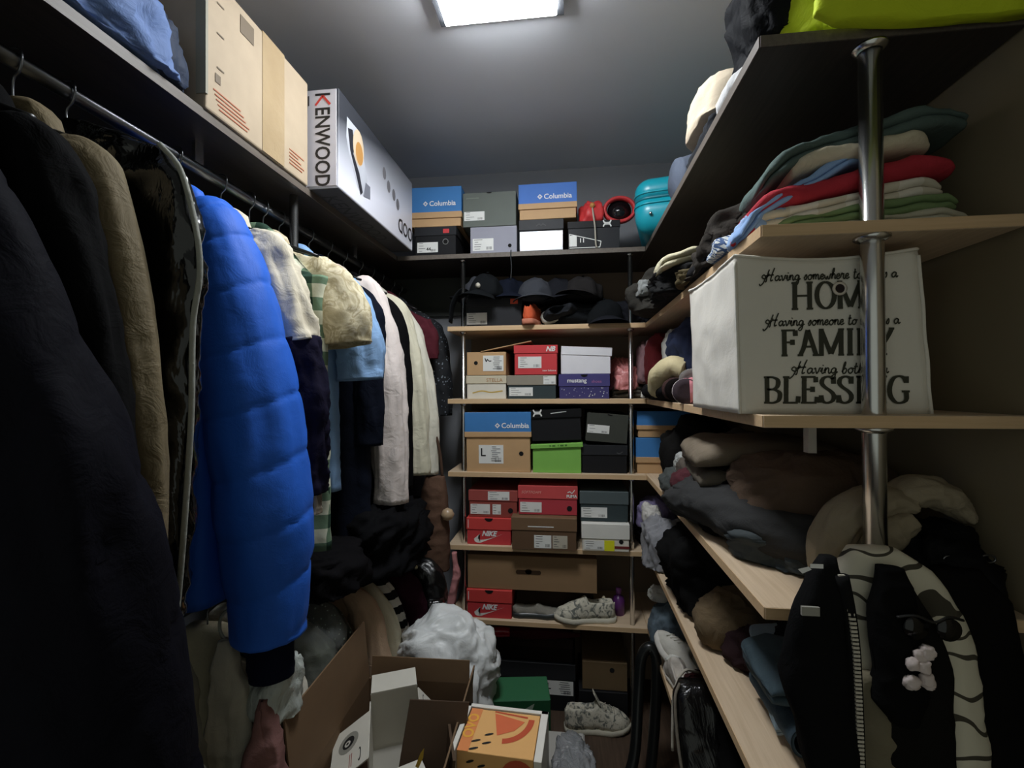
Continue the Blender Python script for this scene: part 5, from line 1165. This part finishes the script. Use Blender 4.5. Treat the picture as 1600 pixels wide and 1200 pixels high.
# ================================================================== CARDBOARD BOX WITH OPEN FLAPS, WHITE CARTONS
ob = thing('open_carton', 'open brown cardboard box with raised flaps on the floor', 'box', (-.420, 1.10, 0), .03)
CBD = card((116, 92, 68), .75, .14); ow, od, oh = .152, .20, .55; tk = .004
boxes_ = [('wall_panel', -ow, -ow + tk, -od, od, .0, oh), ('wall_panel', ow - tk, ow, -od, od, 0, oh), ('wall_panel', -ow + tk, ow - tk, -od, -od + tk, 0, oh), ('wall_panel', -ow + tk, ow - tk, od - tk, od, 0, oh), ('bottom_panel', -ow + tk, ow - tk, -od + tk, od - tk, 0, tk)]
for b_ in boxes_: box(b_[0], *b_[1:], CBD, ob)
box('flap', -tk, 0, -od, od, 0, .16, CBD, ob, loc=(-ow + tk, 0, oh), rot=(0, -.10, 0))
box('flap', 0, tk, -od, od, 0, .05, CBD, ob, loc=(ow - tk, 0, oh), rot=(0, .12, 0))
box('flap', -ow + .01, ow - .01, 0, tk, 0, .06, CBD, ob, loc=(0, od - tk, oh), rot=(-.12, 0, 0))
box('flap', -ow + .01, ow - .01, -tk, 0, 0, .13, CBD, ob, loc=(0, -od + tk, oh), rot=(1.0, 0, 0))
WC = card((206, 202, 190), .55)
def wcarton(label, loc, rot, w, d, h):
    r = thing('white_carton', label, 'box', loc, rot=rot, group='white cartons in the open box')
    box('box_body', -w / 2, w / 2, -d / 2, d / 2, 0, h, WC, r, .0015); box('lid', -w / 2 - .001, w / 2 + .001, -d / 2 - .001, d / 2 + .001, h - .022, h + .001, WC, r, .001)
    zt_ = h + .0016
    def flat(nm, pts, m, z=zt_): return mesh(nm, [(p[0], p[1], z) for p in pts], [list(range(len(pts)))], m, r, smooth=False)
    flat('print', disc(20, w * .12, -d * .12, .028, .028), card((150, 150, 140)), zt_ + .0002); flat('print', disc(18, w * .12, -d * .12, .018, .018), M_INK, zt_ + .0005); flat('print', disc(14, w * .12, -d * .12, .009, .009), card((200, 196, 186)), zt_ + .0008)
    for i in range(2): flat('print', [(-w * .3, d * (.2 + .08 * i)), (w * .1, d * (.2 + .08 * i)), (w * .1, d * (.22 + .08 * i)), (-w * .3, d * (.22 + .08 * i))], card((150, 84, 76)), zt_ + .0002)
    flat('print', [(w * .18 + .02 * math.cos(a), d * .34 + .007 * math.sin(a)) for a in np.linspace(0, 2 * PI, 14, endpoint=False)], M_INK, zt_ + .0002)
    polys('print', [disc(12, -w * .25 + i * .022, h * .5 + (i % 2) * .012, .005, .012) for i in range(5)], -d / 2 - .0012, M_INK, r)
    return r
oc = thing('white_carton', 'opened white carton with round eye prints in the cardboard box', 'box', (-.425, 1.12, .43), rot=(.10, -.04, .38), group='white cartons in the open box')
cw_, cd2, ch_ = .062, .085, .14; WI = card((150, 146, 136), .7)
box('wall_panel', -cw_, -cw_ + .003, -cd2, cd2, 0, ch_, WC, oc); box('wall_panel', cw_ - .003, cw_, -cd2, cd2, 0, ch_ + .01, WC, oc)
box('wall_panel', -cw_ + .003, cw_ - .003, cd2 - .003, cd2, 0, ch_ + .02, WC, oc); box('wall_panel', -cw_ + .003, cw_ - .003, -cd2, -cd2 + .003, 0, ch_ - .06, WC, oc); box('bottom_panel', -cw_ + .003, cw_ - .003, -cd2 + .003, cd2 - .003, 0, .003, WI, oc)
def eye_flap(loc, rot, w, d, name='flap'):
    o = box(name, 0, w, -d, d, 0, .003, WC, oc, loc=loc, rot=rot)
    def fl_(pts, m, z): return mesh('print', [(p[0], p[1], z) for p in pts], [list(range(len(pts)))], m, o, smooth=False)
    fl_(disc(22, w * .55, -d * .25, .027, .027), card((140, 138, 128)), .0034); fl_(disc(20, w * .55, -d * .25, .016, .016), M_INK, .0037); fl_(disc(14, w * .57, -d * .22, .008, .008), card((190, 186, 176)), .0040); fl_(disc(10, w * .57, -d * .22, .0035, .0035), M_INK, .0043)
    fl_([(w * .22 + .004 * math.cos(a), d * .55 + .019 * math.sin(a)) for a in np.linspace(0, 2 * PI, 14, endpoint=False)], M_INK, .0034); fl_([(w * .23 + .003 * math.cos(a), d * .55 + .014 * math.sin(a)) for a in np.linspace(0, 2 * PI, 14, endpoint=False)], WC, .0037)
    for q in (.42, .47): fl_([(w * q, d * .3), (w * q + .002, d * .3), (w * q + .002, d * .8), (w * q, d * .8)], card((150, 84, 76)), .0034)
    return o
eye_flap((-cw_ + .002, -.02, ch_), (0, .55, PI), .10, .070); eye_flap((cw_ - .003, .02, ch_ + .01), (0, .95, 0), .085, .065)
box('flap', -cw_ + .004, cw_ - .004, 0, .085, 0, .003, WC, oc, loc=(0, cd2 - .003, ch_ + .02), rot=(-.15, 0, 0))
ic = thing('white_carton', 'small white carton with a row of black ovals beside the opened one', 'box', (-.385, .985, .40), rot=(.25, .1, .75), group='white cartons in the open box')
box('box_body', -.05, .05, -.035, .035, 0, .15, WC, ic, .0015); box('lid', -.051, .051, -.036, .036, .135, .151, WC, ic, .001)
polys('print', [disc(12, -.026 + i * .017, .075 + (i % 2) * .010, .0045, .010) for i in range(4)], -.0362, M_INK, ic)
dk = thing('brown_insert', 'dark brown folded card insert in the open box', 'box', (-.33, 1.0, .40), rot=(0, 0, .35))
box('panel', -.07, .07, -.003, .003, 0, .26, card((72, 56, 42)), dk, rot=(-.25, .2, 0)); box('panel', -.003, .003, -.08, .08, 0, .20, card((80, 62, 46)), dk, loc=(.05, .02, 0), rot=(0, .1, 0)); poly('print', [(-.01, .20), (.0, .225), (.008, .235), (.006, .215), (-.004, .195)], -.058, card((190, 160, 60)), dk)
# peach printed box on a pale tray
ts = thing('storage_crate', 'grey plastic crate with crumpled foil bags beside the open box', 'crate', (-.13, 1.10, 0))
box('crate_body', -.15, .16, -.13, .16, 0, .46, plain((96, 96, 94), .4), ts, .008, 2); box('crate_rim', -.155, .165, -.135, .165, .44, .465, plain((150, 148, 142), .4), ts, .004)
heap('foil_bag', 'crumpled grey plastic bag beside the peach box', 'bag', (.005, 1.11, .466), (.09, .2, .05), vinyl((120, 122, 124), .25, .9, 16, 'foil_plastic'), 170, crease=.24)
pc = thing('peach_box', 'peach printed gift box with melon slices in a white tray', 'box', (-.155, 1.07, .466), -.05)
PEACH = card((232, 178, 112)); ORG = card((222, 112, 72)); DOR = card((196, 84, 54))
box('box_body', -.09, .078, -.068, .068, 0, .125, PEACH, pc, .001)
for b_ in ((-.104, -.093, -.075, .082, 0, .128), (.080, .097, -.075, .082, 0, .128), (-.104, .097, .0705, .082, 0, .128)): box('tray_side', *b_, card((226, 222, 212)), pc, .001)
def topf(nm, pts, m, z=.1256): return mesh(nm, [(p[0], p[1], z) for p in pts], [list(range(len(pts)))], m, pc, smooth=False)
topf('print', [(-.03, .058), (.045, .040), (.025, .008), (-.012, -.012)], ORG)
topf('print', [(-.032, .062), (.05, .052), (.05, .058), (-.03, .066)], DOR)
q_ = [(-.005 + .072 * math.cos(a), .05 + .085 * math.sin(a)) for a in np.linspace(-1.45, 0, 14)]; q2_ = [(-.005 + .058 * math.cos(a), .05 + .070 * math.sin(a)) for a in np.linspace(0, -1.45, 14)]
topf('print', q_ + q2_, DOR); topf('print', [(-.09, -.068), (-.065, -.068), (-.062, .068), (-.09, .068)], card((226, 140, 84)), .1257)
text('print', 'OVO', -.066, -.03, .1262, .035, card((240, 176, 70)), pc, rot=(0, 0, PI / 2), bold=.001)
for q in ((-.055, -.035), (-.03, -.038), (-.03, -.012), (-.055, -.058)): topf('seed_print', [(q[0] + .010 * math.cos(a) , q[1] + .003 * math.sin(a) + .004 * math.cos(a)) for a in np.linspace(0, 2 * PI, 12, endpoint=False)], M_INK, .1262)
polys('print', [disc(22, .045, .075, .04, .045)], -.0686, DOR, pc)
for q in ((-.06, .105), (-.035, .098), (-.015, .088), (-.05, .07), (.01, .05)): polys('seed_print', [[(q[0] + .009 * math.cos(a), q[1] + .003 * math.sin(a) + .003 * math.cos(a)) for a in np.linspace(0, 2 * PI, 12, endpoint=False)]], -.0689, M_INK, pc)
# white plastic bag with its carton
bgx = thing('plastic_bag', 'bulging white plastic bag behind the open cardboard box', 'bag', (-.385, 1.47, .0))
v, f = crumple((.30, .26, .30), 181, lobes=.25, crease=.15, cf=1.7, n=(110, 70)); mesh('bag_body', v, f, M_BAGW, bgx, (0, 0, .375))
box('inner_carton', -.13, .13, -.10, .11, 0, .42, card((60, 48, 40)), bgx, .003)
box('label', -.12, -.09, -.128, -.122, .40, .42, card((60, 96, 150)), bgx)
# ================================================================== LOWER LEFT ODDMENTS
heap('black_shawl', 'black shawl heaped over the lower rail hangers', 'shawl', (-.66, 1.50, .80), (.32, .40, .22), fab((15, 15, 17)), 190, lobes=.35, crease=.22, n=(90, 56))
heap('black_skirt', 'black skirt draped on the lower rail behind the plaid hem', 'skirt', (-.70, 1.22, .83), (.26, .22, .13), fab((17, 16, 18)), 191, lobes=.3, crease=.2)
bs = thing('suede_tote', 'brown suede tote hanging at the left end of the shelves', 'bag', (-.535, 1.83, 0))
panel('bag_body', [(1.03, -.035, .035, 0, .014), (.98, -.055, .05, 0, .03), (.85, -.06, .055, 0, .04), (.72, -.055, .06, 0, .045), (.66, -.045, .055, 0, .04)], fab((92, 68, 54), .9), bs, 31, fold=.3)
tube_obj('strap', [(-.03, 0, 1.02), (-.02, 0, 1.12), (.0, 0, 1.19), (.02, 0, 1.12), (.03, 0, 1.02)], .006, fab((78, 58, 46)), bs, 20, 8); box('price_tag', -.085, -.055, -.034, -.031, .86, .92, M_PAPER, bs)
lathe_obj('clasp', [(.0005, -.026), (.018, -.018), (.027, 0), (.018, .018), (.0005, .026)], plain((176, 150, 120), .35), bs, 20, (.058, -.03, .885))
panel('pink_scarf_', [(.73, -.464, -.446, 1.82, .010), (.64, -.458, -.43, 1.81, .014), (.56, -.478, -.446, 1.80, .016), (.48, -.49, -.46, 1.80, .014)], fab((176, 120, 120)), None, 33)
o = bpy.data.objects.get('pink_scarf_'); o.name = 'pink_scarf'; setp(o, 'dusty pink scarf hanging beside the lowest red box', 'scarf')
bb = thing('patent_bag', 'shiny black patent bag below the petal dress', 'handbag', (-.55, 1.70, 0)); panel('bag_body', [(.60, -.06, .08, 0, .03), (.55, -.09, .10, 0, .045), (.35, -.1, .11, 0, .05), (.25, -.09, .1, 0, .045)], vinyl((9, 9, 10), .12, .5, 9, 'patent_leather'), bb, 35, fold=.25)
scv = [('grey_scarf', 'long pale grey scarf hanging below the vinyl garment bag', (150, 148, 136), [(.88, -.80, -.76, .84, .012), (.80, -.80, -.73, .83, .02), (.6, -.79, -.70, .82, .024), (.42, -.78, -.69, .82, .024)], 61),
 ('white_scarf', 'off white scarf hanging beside the grey one at lower left', (186, 180, 164), [(.86, -.73, -.70, .90, .012), (.78, -.73, -.66, .89, .02), (.6, -.72, -.63, .88, .024), (.45, -.72, -.62, .88, .024)], 62),
 ('olive_scarf', 'olive grey scarf hanging lowest at the left', (92, 90, 76), [(.80, -.72, -.66, .74, .014), (.74, -.73, -.63, .73, .024), (.6, -.73, -.58, .72, .03), (.40, -.74, -.56, .72, .03)], 63),
 ('rose_scarf', 'faded rose scarf under the silver satin bundle', (128, 92, 88), [(.76, -.62, -.60, .88, .01), (.68, -.63, -.57, .87, .018), (.5, -.64, -.55, .86, .022), (.38, -.64, -.54, .86, .022)], 64)]
for nm, lb, cc, rw, sd in scv:
    o = panel(nm, rw, fab(cc), None, sd, fold=.9, ff=26, meander=.02, crease=.01); setp(o, lb, 'scarf', 'scarves at lower left')
tube_obj('ring_', [(-.70 + .030 * math.cos(a), .905, .885 + .036 * math.sin(a)) for a in np.linspace(0, 2 * PI, 19)], .0035, plain((150, 152, 140), .4), None, 40, 7)
o = bpy.data.objects['ring_']; o.name = 'scarf_ring'; setp(o, 'pale plastic scarf ring above the off white scarf', 'ring')
heap('satin_scarf', 'silver satin scarf bunched over the ivory blouse', 'scarf', (-.62, .93, .70), (.10, .10, .13), vinyl((170, 176, 170), .35, .6, 22, 'satin_silver'), 194, lobes=.3, crease=.16)
lc = heap('laundry', 'dark laundry heaped on the floor beneath the lower rail', 'clothes', (-.82, 1.05, 0), (.5, .9, .40), fab((40, 38, 36)), 196, lobes=.3, crease=.2)
# blue bag on the left shelf
bl = thing('blue_bag', 'blue padded bag on the left shelf beside the cardboard box', 'bag', (-.88, .66, ZS[0]))
v, f = crumple((.30, .32, .24), 200, lobes=.25, crease=.18, n=(100, 64)); mesh('bag_body', v, f, fab((104, 128, 176), .7, .2, .4), bl)
v, f = crumple((.26, .14, .17), 201, lobes=.2, crease=.14); mesh('end_pocket', v, f, fab((44, 54, 74), .7), bl, (.02, .125, .0))
